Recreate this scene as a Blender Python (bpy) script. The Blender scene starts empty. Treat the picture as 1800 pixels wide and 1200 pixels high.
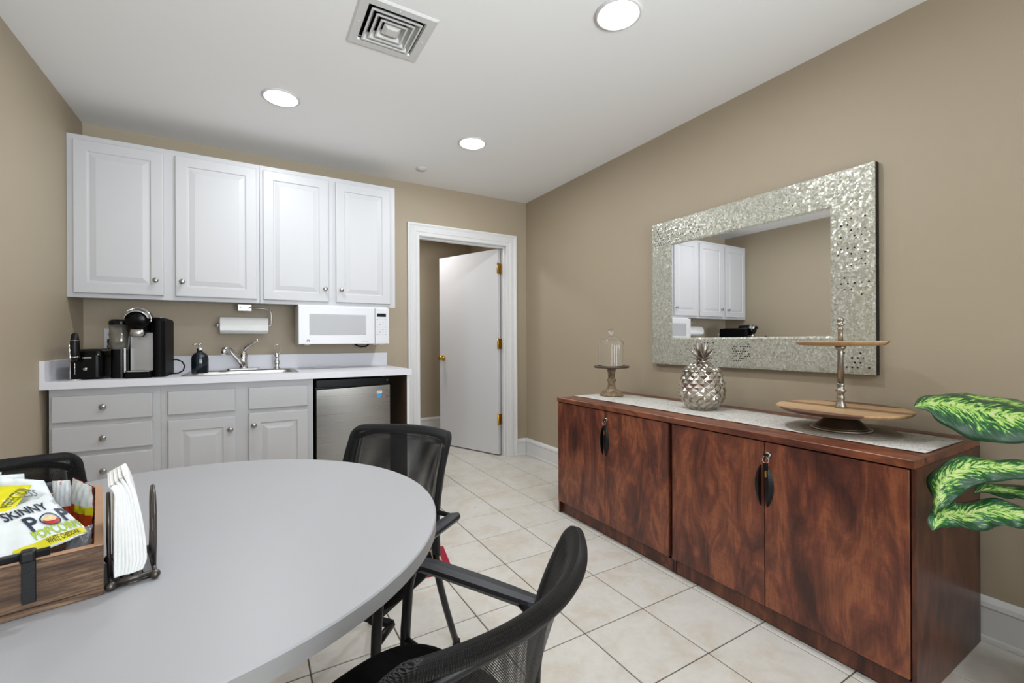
import bpy, bmesh, math, random
from math import sin, cos, pi, radians, sqrt, atan2
from mathutils import Vector, Matrix
from mathutils import noise as mnoise
random.seed(7)
scene = bpy.context.scene
COL = scene.collection
V = Vector

# ------------------------------------------------------------------ camera
CAM_H = 1.101
cam = bpy.data.cameras.new('camera'); cam_o = bpy.data.objects.new('camera', cam); COL.objects.link(cam_o)
yaw, rol = radians(30.428), radians(-0.27)
d_ = V((sin(yaw), cos(yaw), 0)); r_ = V((cos(yaw), -sin(yaw), 0)); u_ = r_.cross(d_)
R2 = r_*cos(rol) + u_*sin(rol); U2 = -r_*sin(rol) + u_*cos(rol)
M = Matrix((R2, U2, -d_)).transposed().to_4x4(); M.translation = V((0, 0, CAM_H))
cam_o.matrix_world = M
cam.sensor_width = 36; cam.lens = 36*781.42/1800; cam.clip_start = 0.02
scene.camera = cam_o
# ------------------------------------------------------------------ light and exposure
scene.view_settings.view_transform = 'Standard'; scene.view_settings.look = 'None'
scene.view_settings.gamma = 1; scene.view_settings.use_curve_mapping = False
scene.view_settings.exposure = -0.22
w = bpy.data.worlds.new('world'); scene.world = w; w.use_nodes = True
w.node_tree.nodes['Background'].inputs[0].default_value = (0.9, 0.95, 1, 1)
w.node_tree.nodes['Background'].inputs[1].default_value = 0.3
LIGHT_W = 10.0      # each recessed can
FILL_W = 40.0     # soft fill light added behind the camera
HALL_W = 13.0
def area(name, loc, size, power, rot=(0, 0, 0), col=(1, 1, 1), shape='DISK', sy=None, spread=180):
    l = bpy.data.lights.new(name, 'AREA'); l.shape = shape; l.size = size; l.energy = power; l.color = col
    if sy: l.size_y = sy
    l.spread = radians(spread)
    o = bpy.data.objects.new(name, l); COL.objects.link(o); o.location = loc; o.rotation_euler = rot
    return o
ZC = 2.453
LIGHTS = [(1.316, 1.36), (0.149, 2.757), (1.305, 2.743), (0.149, 1.36), (0.149, -1.44), (1.316, -1.44)]
for i, (x, y) in enumerate(LIGHTS):
    area('downlight_lamp', (x, y, ZC-0.004), 0.145, LIGHT_W, col=(0.955, 0.985, 1.02))
area('back_fill', (0.72, -2.12, 1.45), 2.2, FILL_W, rot=(radians(92), 0, radians(12)), col=(0.85, 0.93, 1.0), shape='RECTANGLE', sy=1.5, spread=130)  # fill light added at the back wall to brighten the room
area('ceiling_fill', (0.72, -2.1, 1.1), 1.2, 34.0, rot=(radians(120), 0, radians(6)), col=(0.88, 0.95, 1.0), shape='RECTANGLE', sy=0.9, spread=72)  # added fill light, tilted up to lift the ceiling
area('hall_lamp', (1.35, 4.45, 2.40), 0.3, HALL_W, col=(0.97, 0.98, 1.0))

# ------------------------------------------------------------------ materials
def new_mat(name):
    m = bpy.data.materials.new(name); m.use_nodes = True
    nt = m.node_tree; b = nt.nodes['Principled BSDF']
    return m, nt, b
def N(nt, t, **k):
    n = nt.nodes.new(t)
    for a, v in k.items(): setattr(n, a, v)
    return n
def srgb(r, g, b):
    f = lambda c: ((c/255+0.055)/1.055)**2.4 if c/255 > 0.04045 else c/255/12.92
    return (f(r), f(g), f(b), 1)
def plain(name, col, rough=0.5, metal=0.0, bump=0.0, bscale=200, var=0.0, vscale=3, coat=0.0, spec=None):
    m, nt, b = new_mat(name)
    b.inputs['Base Color'].default_value = col; b.inputs['Roughness'].default_value = rough; b.inputs['Metallic'].default_value = metal
    if coat: b.inputs['Coat Weight'].default_value = coat; b.inputs['Coat Roughness'].default_value = 0.08
    if spec is not None: b.inputs['Specular IOR Level'].default_value = spec
    tc = N(nt, 'ShaderNodeTexCoord')
    if var:
        n = N(nt, 'ShaderNodeTexNoise'); n.inputs['Scale'].default_value = vscale; n.inputs['Detail'].default_value = 4
        nt.links.new(tc.outputs['Object'], n.inputs['Vector'])
        mx = N(nt, 'ShaderNodeMix', data_type='RGBA')
        mx.inputs['A'].default_value = tuple(c*(1-var) for c in col[:3])+(1,); mx.inputs['B'].default_value = tuple(min(1, c*(1+var)) for c in col[:3])+(1,)
        nt.links.new(n.outputs['Fac'], mx.inputs['Factor']); nt.links.new(mx.outputs['Result'], b.inputs['Base Color'])
    if bump:
        n = N(nt, 'ShaderNodeTexNoise'); n.inputs['Scale'].default_value = bscale; n.inputs['Detail'].default_value = 3
        nt.links.new(tc.outputs['Object'], n.inputs['Vector'])
        bp = N(nt, 'ShaderNodeBump'); bp.inputs['Strength'].default_value = bump; bp.inputs['Distance'].default_value = 0.002
        nt.links.new(n.outputs['Fac'], bp.inputs['Height']); nt.links.new(bp.outputs['Normal'], b.inputs['Normal'])
    return m
def ramp(nt, stops, interp='LINEAR'):
    r = N(nt, 'ShaderNodeValToRGB'); r.color_ramp.interpolation = interp
    e = r.color_ramp.elements
    while len(e) > 1: e.remove(e[-1])
    e[0].position = stops[0][0]; e[0].color = stops[0][1]
    for p, c in stops[1:]:
        k = e.new(p); k.color = c
    return r
def mapping(nt, scale, src='Object', rand=True):
    tc = N(nt, 'ShaderNodeTexCoord'); mp = N(nt, 'ShaderNodeMapping'); mp.inputs['Scale'].default_value = scale
    if rand:
        oi = N(nt, 'ShaderNodeObjectInfo'); vm = N(nt, 'ShaderNodeVectorMath', operation='SCALE'); vm.inputs['Scale'].default_value = 7.0
        cb = N(nt, 'ShaderNodeCombineXYZ')
        for k in 'XYZ': nt.links.new(oi.outputs['Random'], cb.inputs[k])
        nt.links.new(cb.outputs[0], vm.inputs[0])
        ad = N(nt, 'ShaderNodeVectorMath', operation='ADD')
        nt.links.new(tc.outputs[src], ad.inputs[0]); nt.links.new(vm.outputs[0], ad.inputs[1]); nt.links.new(ad.outputs[0], mp.inputs['Vector'])
    else: nt.links.new(tc.outputs[src], mp.inputs['Vector'])
    return mp
def noise(nt, vec, scale, detail=4, rough=0.5, dist=0.0):
    n = N(nt, 'ShaderNodeTexNoise'); n.inputs['Scale'].default_value = scale; n.inputs['Detail'].default_value = detail
    n.inputs['Roughness'].default_value = rough; n.inputs['Distortion'].default_value = dist
    nt.links.new(vec, n.inputs['Vector']); return n
def mixc(nt, fac, a, b, mode='MIX'):
    m = N(nt, 'ShaderNodeMix', data_type='RGBA', blend_type=mode)
    for s, v in (('Factor', fac), ('A', a), ('B', b)):
        if isinstance(v, (int, float, tuple)): m.inputs[s].default_value = v
        else: nt.links.new(v, m.inputs[s])
    return m.outputs['Result']
def math_(nt, op, a, b=None, c=None):
    m = N(nt, 'ShaderNodeMath', operation=op)
    for i, v in enumerate((a, b, c)):
        if v is None: continue
        if isinstance(v, (int, float)): m.inputs[i].default_value = v
        else: nt.links.new(v, m.inputs[i])
    return m.outputs[0]
def bump(nt, b, h, strength=0.3, dist=0.002):
    bp = N(nt, 'ShaderNodeBump'); bp.inputs['Strength'].default_value = strength; bp.inputs['Distance'].default_value = dist
    nt.links.new(h, bp.inputs['Height']); nt.links.new(bp.outputs['Normal'], b.inputs['Normal'])

WALL_C = srgb(172, 158, 136)
m_wall = plain('tan_wall_paint', WALL_C, 0.55, bump=0.12, bscale=260, var=0.03, vscale=1.2)
m_ceil = plain('ceiling_paint', srgb(242, 242, 242), 0.8, bump=0.05, bscale=300)
m_trim = plain('white_trim_paint', srgb(226, 226, 226), 0.35)
m_cab = plain('white_cabinet_foil', srgb(194, 194, 196), 0.42)
m_counter = plain('white_laminate', srgb(222, 222, 228), 0.35, var=0.015, vscale=40)
m_table = plain('grey_white_laminate', srgb(164, 164, 167), 0.42, bump=0.03, bscale=900)
m_tedge = plain('table_edge_band', srgb(152, 151, 149), 0.45)
m_door = plain('white_door_paint', srgb(216, 216, 218), 0.4)
m_black = plain('black_plastic', (0.003, 0.003, 0.0035, 1), 0.4, spec=0.3)
m_gloss = plain('gloss_black', (0.002, 0.002, 0.0025, 1), 0.22, spec=0.16)
m_dmetal = plain('black_powder_coat', (0.006, 0.006, 0.007, 1), 0.36, bump=0.15, bscale=900, spec=0.35)
m_brk = plain('worn_grey_metal', (0.075, 0.085, 0.10, 1), 0.4)
m_arm = plain('dark_grey_arm_plastic', (0.022, 0.023, 0.028, 1), 0.38, bump=0.12, bscale=700, spec=0.4)
m_chrome = plain('chrome', (0.75, 0.75, 0.76, 1), 0.12, 1.0)
m_knob = plain('brushed_nickel', (0.42, 0.41, 0.40, 1), 0.22, 1.0)
m_steelp = plain('satin_steel', (0.52, 0.51, 0.50, 1), 0.34, 1.0)
m_brass = plain('brass', (0.62, 0.40, 0.09, 1), 0.25, 1.0)
m_white_pl = plain('white_plastic', srgb(212, 212, 214), 0.3)
m_grey_pl = plain('light_grey_plastic', srgb(172, 172, 174), 0.4)
m_paper = plain('white_paper', srgb(238, 238, 236), 0.8, bump=0.35, bscale=420)
m_grout = plain('brown_grey_grout', srgb(98, 86, 74), 0.9)
m_dark = plain('dark_void', (0.004, 0.004, 0.004, 1), 0.9)
m_bronze = plain('aged_bronze_wire', (0.10, 0.088, 0.078, 1), 0.33, 0.9)
m_vent = plain('vent_white_enamel', srgb(212, 212, 210), 0.45)
m_seat = plain('black_seat_fabric', (0.0022, 0.0022, 0.0025, 1), 0.9, bump=0.6, bscale=800, spec=0.15)
m_reflector = plain('can_reflector', srgb(240, 240, 238), 0.3)

def emit(name, col, s):
    m, nt, b = new_mat(name)
    b.inputs['Emission Color'].default_value = col; b.inputs['Emission Strength'].default_value = s; return m
m_lens = emit('lamp_lens', (1, 0.98, 0.95, 1), 6.0)
m_keyp = plain('key_print', srgb(200, 200, 204), 0.4)
m_disp = plain('display_glass', (0.01, 0.012, 0.014, 1), 0.1)

def glass(name, col=(1, 1, 1, 1), rough=0.0):
    m, nt, b = new_mat(name)
    b.inputs['Base Color'].default_value = col; b.inputs['Transmission Weight'].default_value = 1; b.inputs['Roughness'].default_value = rough
    b.inputs['IOR'].default_value = 1.45; return m
m_glass = glass('clear_glass')
m_smoke = glass('smoked_glass', (0.10, 0.13, 0.14, 1), 0.05)
m_mirror = plain('mirror_silver', (0.86, 0.86, 0.86, 1), 0.01, 1.0)

# stainless fridge
m_steel, nt, b = new_mat('brushed_stainless')
b.inputs['Metallic'].default_value = 1; b.inputs['Base Color'].default_value = (0.30, 0.285, 0.265, 1); b.inputs['Roughness'].default_value = 0.26
mp = mapping(nt, (2, 2, 300)); n = noise(nt, mp.outputs[0], 1.0, 2)
nt.links.new(math_(nt, 'MULTIPLY_ADD', n.outputs['Fac'], 0.16, 0.22), b.inputs['Roughness']); bump(nt, b, n.outputs['Fac'], 0.08, 0.001)

# floor tile
m_tile, nt, b = new_mat('cream_ceramic_tile')
mp = mapping(nt, (1, 1, 1)); n1 = noise(nt, mp.outputs[0], 7, 6, 0.6, 0.4); n2 = noise(nt, mp.outputs[0], 38, 5, 0.65)
r1 = ramp(nt, [(0.30, srgb(216, 212, 205)), (0.50, srgb(210, 206, 198)), (0.64, srgb(203, 194, 181)), (0.80, srgb(214, 209, 202))])
nt.links.new(n1.outputs['Fac'], r1.inputs[0])
r2 = ramp(nt, [(0.35, (0.93, 0.92, 0.90, 1)), (0.6, (1, 1, 1, 1))]); nt.links.new(n2.outputs['Fac'], r2.inputs[0])
nt.links.new(mixc(nt, 0.7, r1.outputs[0], r2.outputs[0], 'MULTIPLY'), b.inputs['Base Color'])
nt.links.new(math_(nt, 'MULTIPLY_ADD', n1.outputs['Fac'], 0.2, 0.22), b.inputs['Roughness']); bump(nt, b, n2.outputs['Fac'], 0.12, 0.001)

# cherry wood of the sideboard (grain runs along Z)
def cherry(name, dark=1.0, axis='Z', streak=1.0):
    m, nt, b = new_mat(name)
    sc = {'Z': (3.6, 3.6, 1.25), 'Y': (3.6, 1.2, 3.6)}[axis]
    fc = {'Z': (150, 150, 9), 'Y': (150, 9, 150)}[axis]
    mp = mapping(nt, sc); n1 = noise(nt, mp.outputs[0], 1.3, 3, 0.5, 0.9)
    wv = math_(nt, 'SINE', math_(nt, 'MULTIPLY', n1.outputs['Fac'], 46.0))
    wv = math_(nt, 'MULTIPLY_ADD', wv, 0.5, 0.5)
    mp2 = mapping(nt, fc); n2 = noise(nt, mp2.outputs[0], 1.0, 3, 0.6)
    mp3 = mapping(nt, sc); n3 = noise(nt, mp3.outputs[0], 2.4, 5, 0.62, 0.9)
    mp4 = mapping(nt, {'Z': (9, 9, 160), 'Y': (9, 160, 9)}[axis]); n4 = noise(nt, mp4.outputs[0], 1.0, 2)
    k = lambda r, g, bb: tuple(c*dark for c in srgb(r, g, bb)[:3])+(1,)
    base = ramp(nt, [(0.32, k(70, 38, 32)), (0.42, k(104, 56, 42)), (0.50, k(132, 72, 52)), (0.58, k(162, 96, 64)), (0.66, k(128, 70, 50)), (0.8, k(96, 52, 42))])
    nt.links.new(n3.outputs['Fac'], base.inputs[0])
    c1 = mixc(nt, math_(nt, 'MULTIPLY', wv, 0.42), base.outputs[0], k(78, 44, 38))
    s = ramp(nt, [(0.32, (0.62, 0.58, 0.58, 1)), (0.55, (1, 1, 1, 1))]); nt.links.new(n2.outputs['Fac'], s.inputs[0])
    c2 = mixc(nt, 0.62*streak, c1, s.outputs[0], 'MULTIPLY')
    s4 = ramp(nt, [(0.38, (0.72, 0.70, 0.70, 1)), (0.52, (1, 1, 1, 1))]); nt.links.new(n4.outputs['Fac'], s4.inputs[0])
    c3 = mixc(nt, 0.35, c2, s4.outputs[0], 'MULTIPLY')
    nt.links.new(c3, b.inputs['Base Color']); b.inputs['Roughness'].default_value = 0.33
    return m
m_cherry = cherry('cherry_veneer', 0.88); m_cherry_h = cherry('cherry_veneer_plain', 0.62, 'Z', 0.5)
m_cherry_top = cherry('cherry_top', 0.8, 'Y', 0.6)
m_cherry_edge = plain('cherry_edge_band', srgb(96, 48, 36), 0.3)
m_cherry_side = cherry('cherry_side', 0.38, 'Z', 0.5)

# acacia serving wood : broad bands
def banded(name, cols, axis='Y', w=0.06, rough=0.45):
    m, nt, b = new_mat(name)
    tc = N(nt, 'ShaderNodeTexCoord'); sp = N(nt, 'ShaderNodeSeparateXYZ'); nt.links.new(tc.outputs['Object'], sp.inputs[0])
    n0 = noise(nt, tc.outputs['Object'], 5, 2)
    v = math_(nt, 'ADD', math_(nt, 'DIVIDE', sp.outputs[axis], w*len(cols)), 0.5)
    v = math_(nt, 'ADD', v, math_(nt, 'MULTIPLY_ADD', n0.outputs['Fac'], 0.05, -0.025))
    r = ramp(nt, [(i/len(cols), c) for i, c in enumerate(cols)], 'CONSTANT'); nt.links.new(v, r.inputs[0])
    mp = mapping(nt, (8, 160, 60) if axis == 'Y' else (160, 8, 60), rand=False); n = noise(nt, mp.outputs[0], 1.0, 4)
    s = ramp(nt, [(0.3, (0.66, 0.6, 0.55, 1)), (0.6, (1, 1, 1, 1))]); nt.links.new(n.outputs['Fac'], s.inputs[0])
    nt.links.new(mixc(nt, 0.6, r.outputs[0], s.outputs[0], 'MULTIPLY'), b.inputs['Base Color']); b.inputs['Roughness'].default_value = rough
    return m
m_acacia = banded('acacia_bands', [srgb(110, 76, 56), srgb(190, 152, 110), srgb(200, 164, 120), srgb(206, 170, 126), srgb(152, 112, 82), srgb(202, 168, 124), srgb(196, 158, 116), srgb(120, 84, 62)], 'X', 0.056)
# rustic crate wood
def rustic(name, c1, c2, c3, stretch=(5, 60, 60)):
    m, nt, b = new_mat(name)
    mp = mapping(nt, stretch); n1 = noise(nt, mp.outputs[0], 1.0, 6, 0.65, 0.6)
    r = ramp(nt, [(0.3, c1), (0.5, c2), (0.7, c3)]); nt.links.new(n1.outputs['Fac'], r.inputs[0])
    mp2 = mapping(nt, tuple(s*3 for s in stretch)); n2 = noise(nt, mp2.outputs[0], 1.0, 4)
    s = ramp(nt, [(0.35, (0.55, 0.5, 0.46, 1)), (0.55, (1, 1, 1, 1))]); nt.links.new(n2.outputs['Fac'], s.inputs[0])
    nt.links.new(mixc(nt, 0.7, r.outputs[0], s.outputs[0], 'MULTIPLY'), b.inputs['Base Color']); b.inputs['Roughness'].default_value = 0.7
    bump(nt, b, n1.outputs['Fac'], 0.4, 0.002)
    return m
m_crate = rustic('rustic_crate_wood', srgb(50, 37, 29), srgb(92, 69, 52), srgb(150, 120, 92), (9, 90, 90))
m_crate_y = rustic('rustic_crate_wood_side', srgb(60, 38, 26), srgb(96, 64, 44), srgb(128, 92, 66), (60, 5, 60))
m_cutedge = plain('cut_wood_edge', srgb(176, 138, 108), 0.7, var=0.15, vscale=30)
m_pedestal = rustic('distressed_painted_wood', srgb(84, 66, 48), srgb(142, 122, 94), srgb(176, 158, 128), (26, 26, 14))

# chair mesh fabric: real holes in a knitted sleeve (UVs are in metres)
def mesh_fabric(name, pitch=0.0044, open_=0.50):
    m, nt, b = new_mat(name)
    b.inputs['Roughness'].default_value = 0.42; b.inputs['Specular IOR Level'].default_value = 0.4
    uv = N(nt, 'ShaderNodeUVMap'); sp = N(nt, 'ShaderNodeSeparateXYZ'); nt.links.new(uv.outputs[0], sp.inputs[0])
    k = 2*pi/pitch
    su = math_(nt, 'SINE', math_(nt, 'MULTIPLY', math_(nt, 'ADD', sp.outputs['X'], sp.outputs['Y']), k*0.7071))
    sv = math_(nt, 'SINE', math_(nt, 'MULTIPLY', math_(nt, 'SUBTRACT', sp.outputs['X'], sp.outputs['Y']), k*0.7071))
    p = math_(nt, 'MULTIPLY', su, sv)
    h = math_(nt, 'ABSOLUTE', p)
    z = N(nt, 'ShaderNodeAttribute'); z.attribute_name = 'solid'
    hole = math_(nt, 'GREATER_THAN', h, open_)
    hole = math_(nt, 'MULTIPLY', hole, math_(nt, 'SUBTRACT', 1.0, z.outputs['Fac']))
    nt.links.new(math_(nt, 'SUBTRACT', 1.0, hole), b.inputs['Alpha'])
    nt.links.new(mixc(nt, math_(nt, 'POWER', math_(nt, 'SUBTRACT', 1.0, h), 2.0), (0.0008, 0.0008, 0.001, 1), (0.012, 0.012, 0.014, 1)), b.inputs['Base Color'])  # shade in the knit dimples is put into the colour
    bump(nt, b, math_(nt, 'SUBTRACT', 1.0, h), 1.0, 0.003)
    return m
m_mesh = mesh_fabric('black_knit_mesh')

# mosaic mirror frame: mother-of-pearl chips
m_mosaic, nt, b = new_mat('pearl_mosaic')
mp = mapping(nt, (1, 1, 1), rand=False)
vo = N(nt, 'ShaderNodeTexVoronoi'); vo.inputs['Scale'].default_value = 112; nt.links.new(mp.outputs[0], vo.inputs['Vector'])
ve = N(nt, 'ShaderNodeTexVoronoi', feature='DISTANCE_TO_EDGE'); ve.inputs['Scale'].default_value = 112; nt.links.new(mp.outputs[0], ve.inputs['Vector'])
sp = N(nt, 'ShaderNodeSeparateColor'); nt.links.new(vo.outputs['Color'], sp.inputs[0])
big = noise(nt, mp.outputs[0], 5, 3)
r = ramp(nt, [(0.0, srgb(150, 150, 138)), (0.35, srgb(184, 184, 168)), (0.6, srgb(202, 200, 192)), (0.85, srgb(184, 182, 158)), (1.0, srgb(206, 192, 178))])
nt.links.new(math_(nt, 'MULTIPLY_ADD', big.outputs['Fac'], 0.6, math_(nt, 'MULTIPLY', sp.outputs[0], 0.5)), r.inputs[0])
edge = math_(nt, 'LESS_THAN', ve.outputs['Distance'], 0.06)
nt.links.new(mixc(nt, math_(nt, 'MULTIPLY', edge, 0.6), r.outputs[0], srgb(120, 122, 106)), b.inputs['Base Color'])
b.inputs['Metallic'].default_value = 0.35
nt.links.new(math_(nt, 'MULTIPLY_ADD', sp.outputs[1], 0.3, 0.18), b.inputs['Roughness'])
# every chip lies at its own small tilt
nm = N(nt, 'ShaderNodeVectorMath', operation='SUBTRACT'); nt.links.new(vo.outputs['Color'], nm.inputs[0]); nm.inputs[1].default_value = (0.5, 0.5, 0.5)
ns = N(nt, 'ShaderNodeVectorMath', operation='SCALE'); ns.inputs['Scale'].default_value = 0.30; nt.links.new(nm.outputs[0], ns.inputs[0])
ge = N(nt, 'ShaderNodeNewGeometry'); na = N(nt, 'ShaderNodeVectorMath', operation='ADD'); nt.links.new(ge.outputs['Normal'], na.inputs[0]); nt.links.new(ns.outputs[0], na.inputs[1])
nn = N(nt, 'ShaderNodeVectorMath', operation='NORMALIZE'); nt.links.new(na.outputs[0], nn.inputs[0]); nt.links.new(nn.outputs[0], b.inputs['Normal'])
m_chip = plain('dark_mirror_chip', (0.03, 0.03, 0.025, 1), 0.15, 0.6)

# table runner
m_runner, nt, b = new_mat('woven_runner')
mp = mapping(nt, (1, 1, 1), rand=False); n1 = noise(nt, mp.outputs[0], 22, 5, 0.75, 2.5); n2 = noise(nt, mp.outputs[0], 300, 2)
r = ramp(nt, [(0.34, srgb(128, 120, 108)), (0.44, srgb(196, 192, 184)), (0.50, srgb(222, 220, 216)), (0.55, srgb(158, 152, 140)), (0.60, srgb(218, 216, 210)), (0.68, srgb(176, 168, 154))])
nt.links.new(n1.outputs['Fac'], r.inputs[0]); nt.links.new(r.outputs[0], b.inputs['Base Color']); b.inputs['Roughness'].default_value = 0.8
bump(nt, b, n2.outputs['Fac'], 0.5, 0.001)
m_doily = plain('grey_crochet', srgb(158, 150, 138), 0.9, bump=0.9, bscale=300, var=0.45, vscale=160)

# leaf: UV x along, y across
m_leaf, nt, b = new_mat('variegated_leaf')
uv = N(nt, 'ShaderNodeUVMap'); sp = N(nt, 'ShaderNodeSeparateXYZ'); nt.links.new(uv.outputs[0], sp.inputs[0])
ab = math_(nt, 'ABSOLUTE', sp.outputs['Y'])
cb = N(nt, 'ShaderNodeCombineXYZ')
nt.links.new(math_(nt, 'MULTIPLY', math_(nt, 'SUBTRACT', sp.outputs['X'], math_(nt, 'MULTIPLY', ab, 0.26)), 30.0), cb.inputs['X'])
nt.links.new(math_(nt, 'MULTIPLY', sp.outputs['Y'], 4.2), cb.inputs['Y'])
n1 = noise(nt, cb.outputs[0], 1.0, 4, 0.6, 0.5)
v = math_(nt, 'SUBTRACT', n1.outputs['Fac'], math_(nt, 'MULTIPLY', math_(nt, 'SUBTRACT', ab, 0.45), 0.30))
r = ramp(nt, [(0.40, srgb(22, 62, 36)), (0.50, srgb(40, 100, 50)), (0.545, srgb(60, 128, 58)), (0.575, srgb(150, 196, 84)), (0.66, srgb(190, 212, 130)), (0.78, srgb(206, 206, 166))])
nt.links.new(v, r.inputs[0]); nt.links.new(r.outputs[0], b.inputs['Base Color']); b.inputs['Roughness'].default_value = 0.34
b.inputs['Subsurface Weight'].default_value = 0.0
m_stem = plain('green_stem', srgb(96, 122, 62), 0.5, var=0.2, vscale=20)

# mercury glass pineapple
m_merc = plain('mercury_glass', (0.50, 0.46, 0.40, 1), 0.22, 1.0, var=0.4, vscale=22)
m_crown = plain('pewter_crown', (0.42, 0.38, 0.34, 1), 0.3, 1.0, var=0.3, vscale=40)
m_pewter = plain('antique_pewter', (0.40, 0.37, 0.33, 1), 0.34, 1.0, bump=0.3, bscale=120, var=0.25, vscale=50)
m_dbronze = plain('dark_bronze', (0.13, 0.10, 0.075, 1), 0.38, 0.8)
# rug
m_rug, nt, b = new_mat('red_floral_rug')
mp = mapping(nt, (1, 1, 1), rand=False); n1 = noise(nt, mp.outputs[0], 60, 3, 0.6, 2.0)
r = ramp(nt, [(0.40, srgb(120, 24, 40)), (0.47, srgb(196, 178, 140)), (0.56, srgb(214, 204, 176)), (0.62, srgb(96, 88, 60))], 'CONSTANT')
nt.links.new(n1.outputs['Fac'], r.inputs[0]); nt.links.new(r.outputs[0], b.inputs['Base Color']); b.inputs['Roughness'].default_value = 0.95
m_rugb = plain('red_rug_border', srgb(150, 26, 48), 0.95, bump=0.8, bscale=500, var=0.2, vscale=60)
def film(name, col, rough=0.22, **k): return plain(name, col, rough, bump=0.25, bscale=60, **k)
m_bagw = film('white_bag_film', srgb(226, 232, 234)); m_bagy = film('yellow_bag_film', srgb(214, 206, 20)); m_bago = film('orange_bag_film', srgb(196, 70, 24), var=0.4, vscale=50)
m_bagg = film('grey_foil', srgb(120, 120, 124)); m_bagr = film('pink_bag_film', srgb(206, 170, 166), var=0.3, vscale=40)
m_ink = plain('navy_ink', srgb(22, 40, 66), 0.4); m_green_ink = plain('lime_ink', srgb(168, 196, 40), 0.4); m_yel_ink = plain('yellow_ink', srgb(216, 206, 22), 0.4)
m_red_ink = plain('red_ink', srgb(196, 34, 52), 0.4); m_pop = plain('popcorn_cream', srgb(226, 200, 150), 0.6, var=0.3, vscale=150); m_olive = plain('olive_ink', srgb(92, 92, 16), 0.5)
m_grey_ink = plain('grey_ink', srgb(130, 132, 140), 0.5); m_teal = plain('teal_ink', srgb(60, 150, 170), 0.5); m_orange_ink = plain('orange_ink', srgb(232, 120, 70), 0.5)
m_stkw = plain('sticker_white', srgb(236, 236, 236), 0.4); m_stkb = plain('sticker_blue', srgb(60, 150, 205), 0.4)
m_winglass = glass('window_glass')
m_pot = plain('woven_pot', srgb(120, 100, 78), 0.8, bump=0.8, bscale=60)
m_soil = plain('potting_moss', srgb(58, 46, 34), 1.0, bump=1.0, bscale=80)

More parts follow.
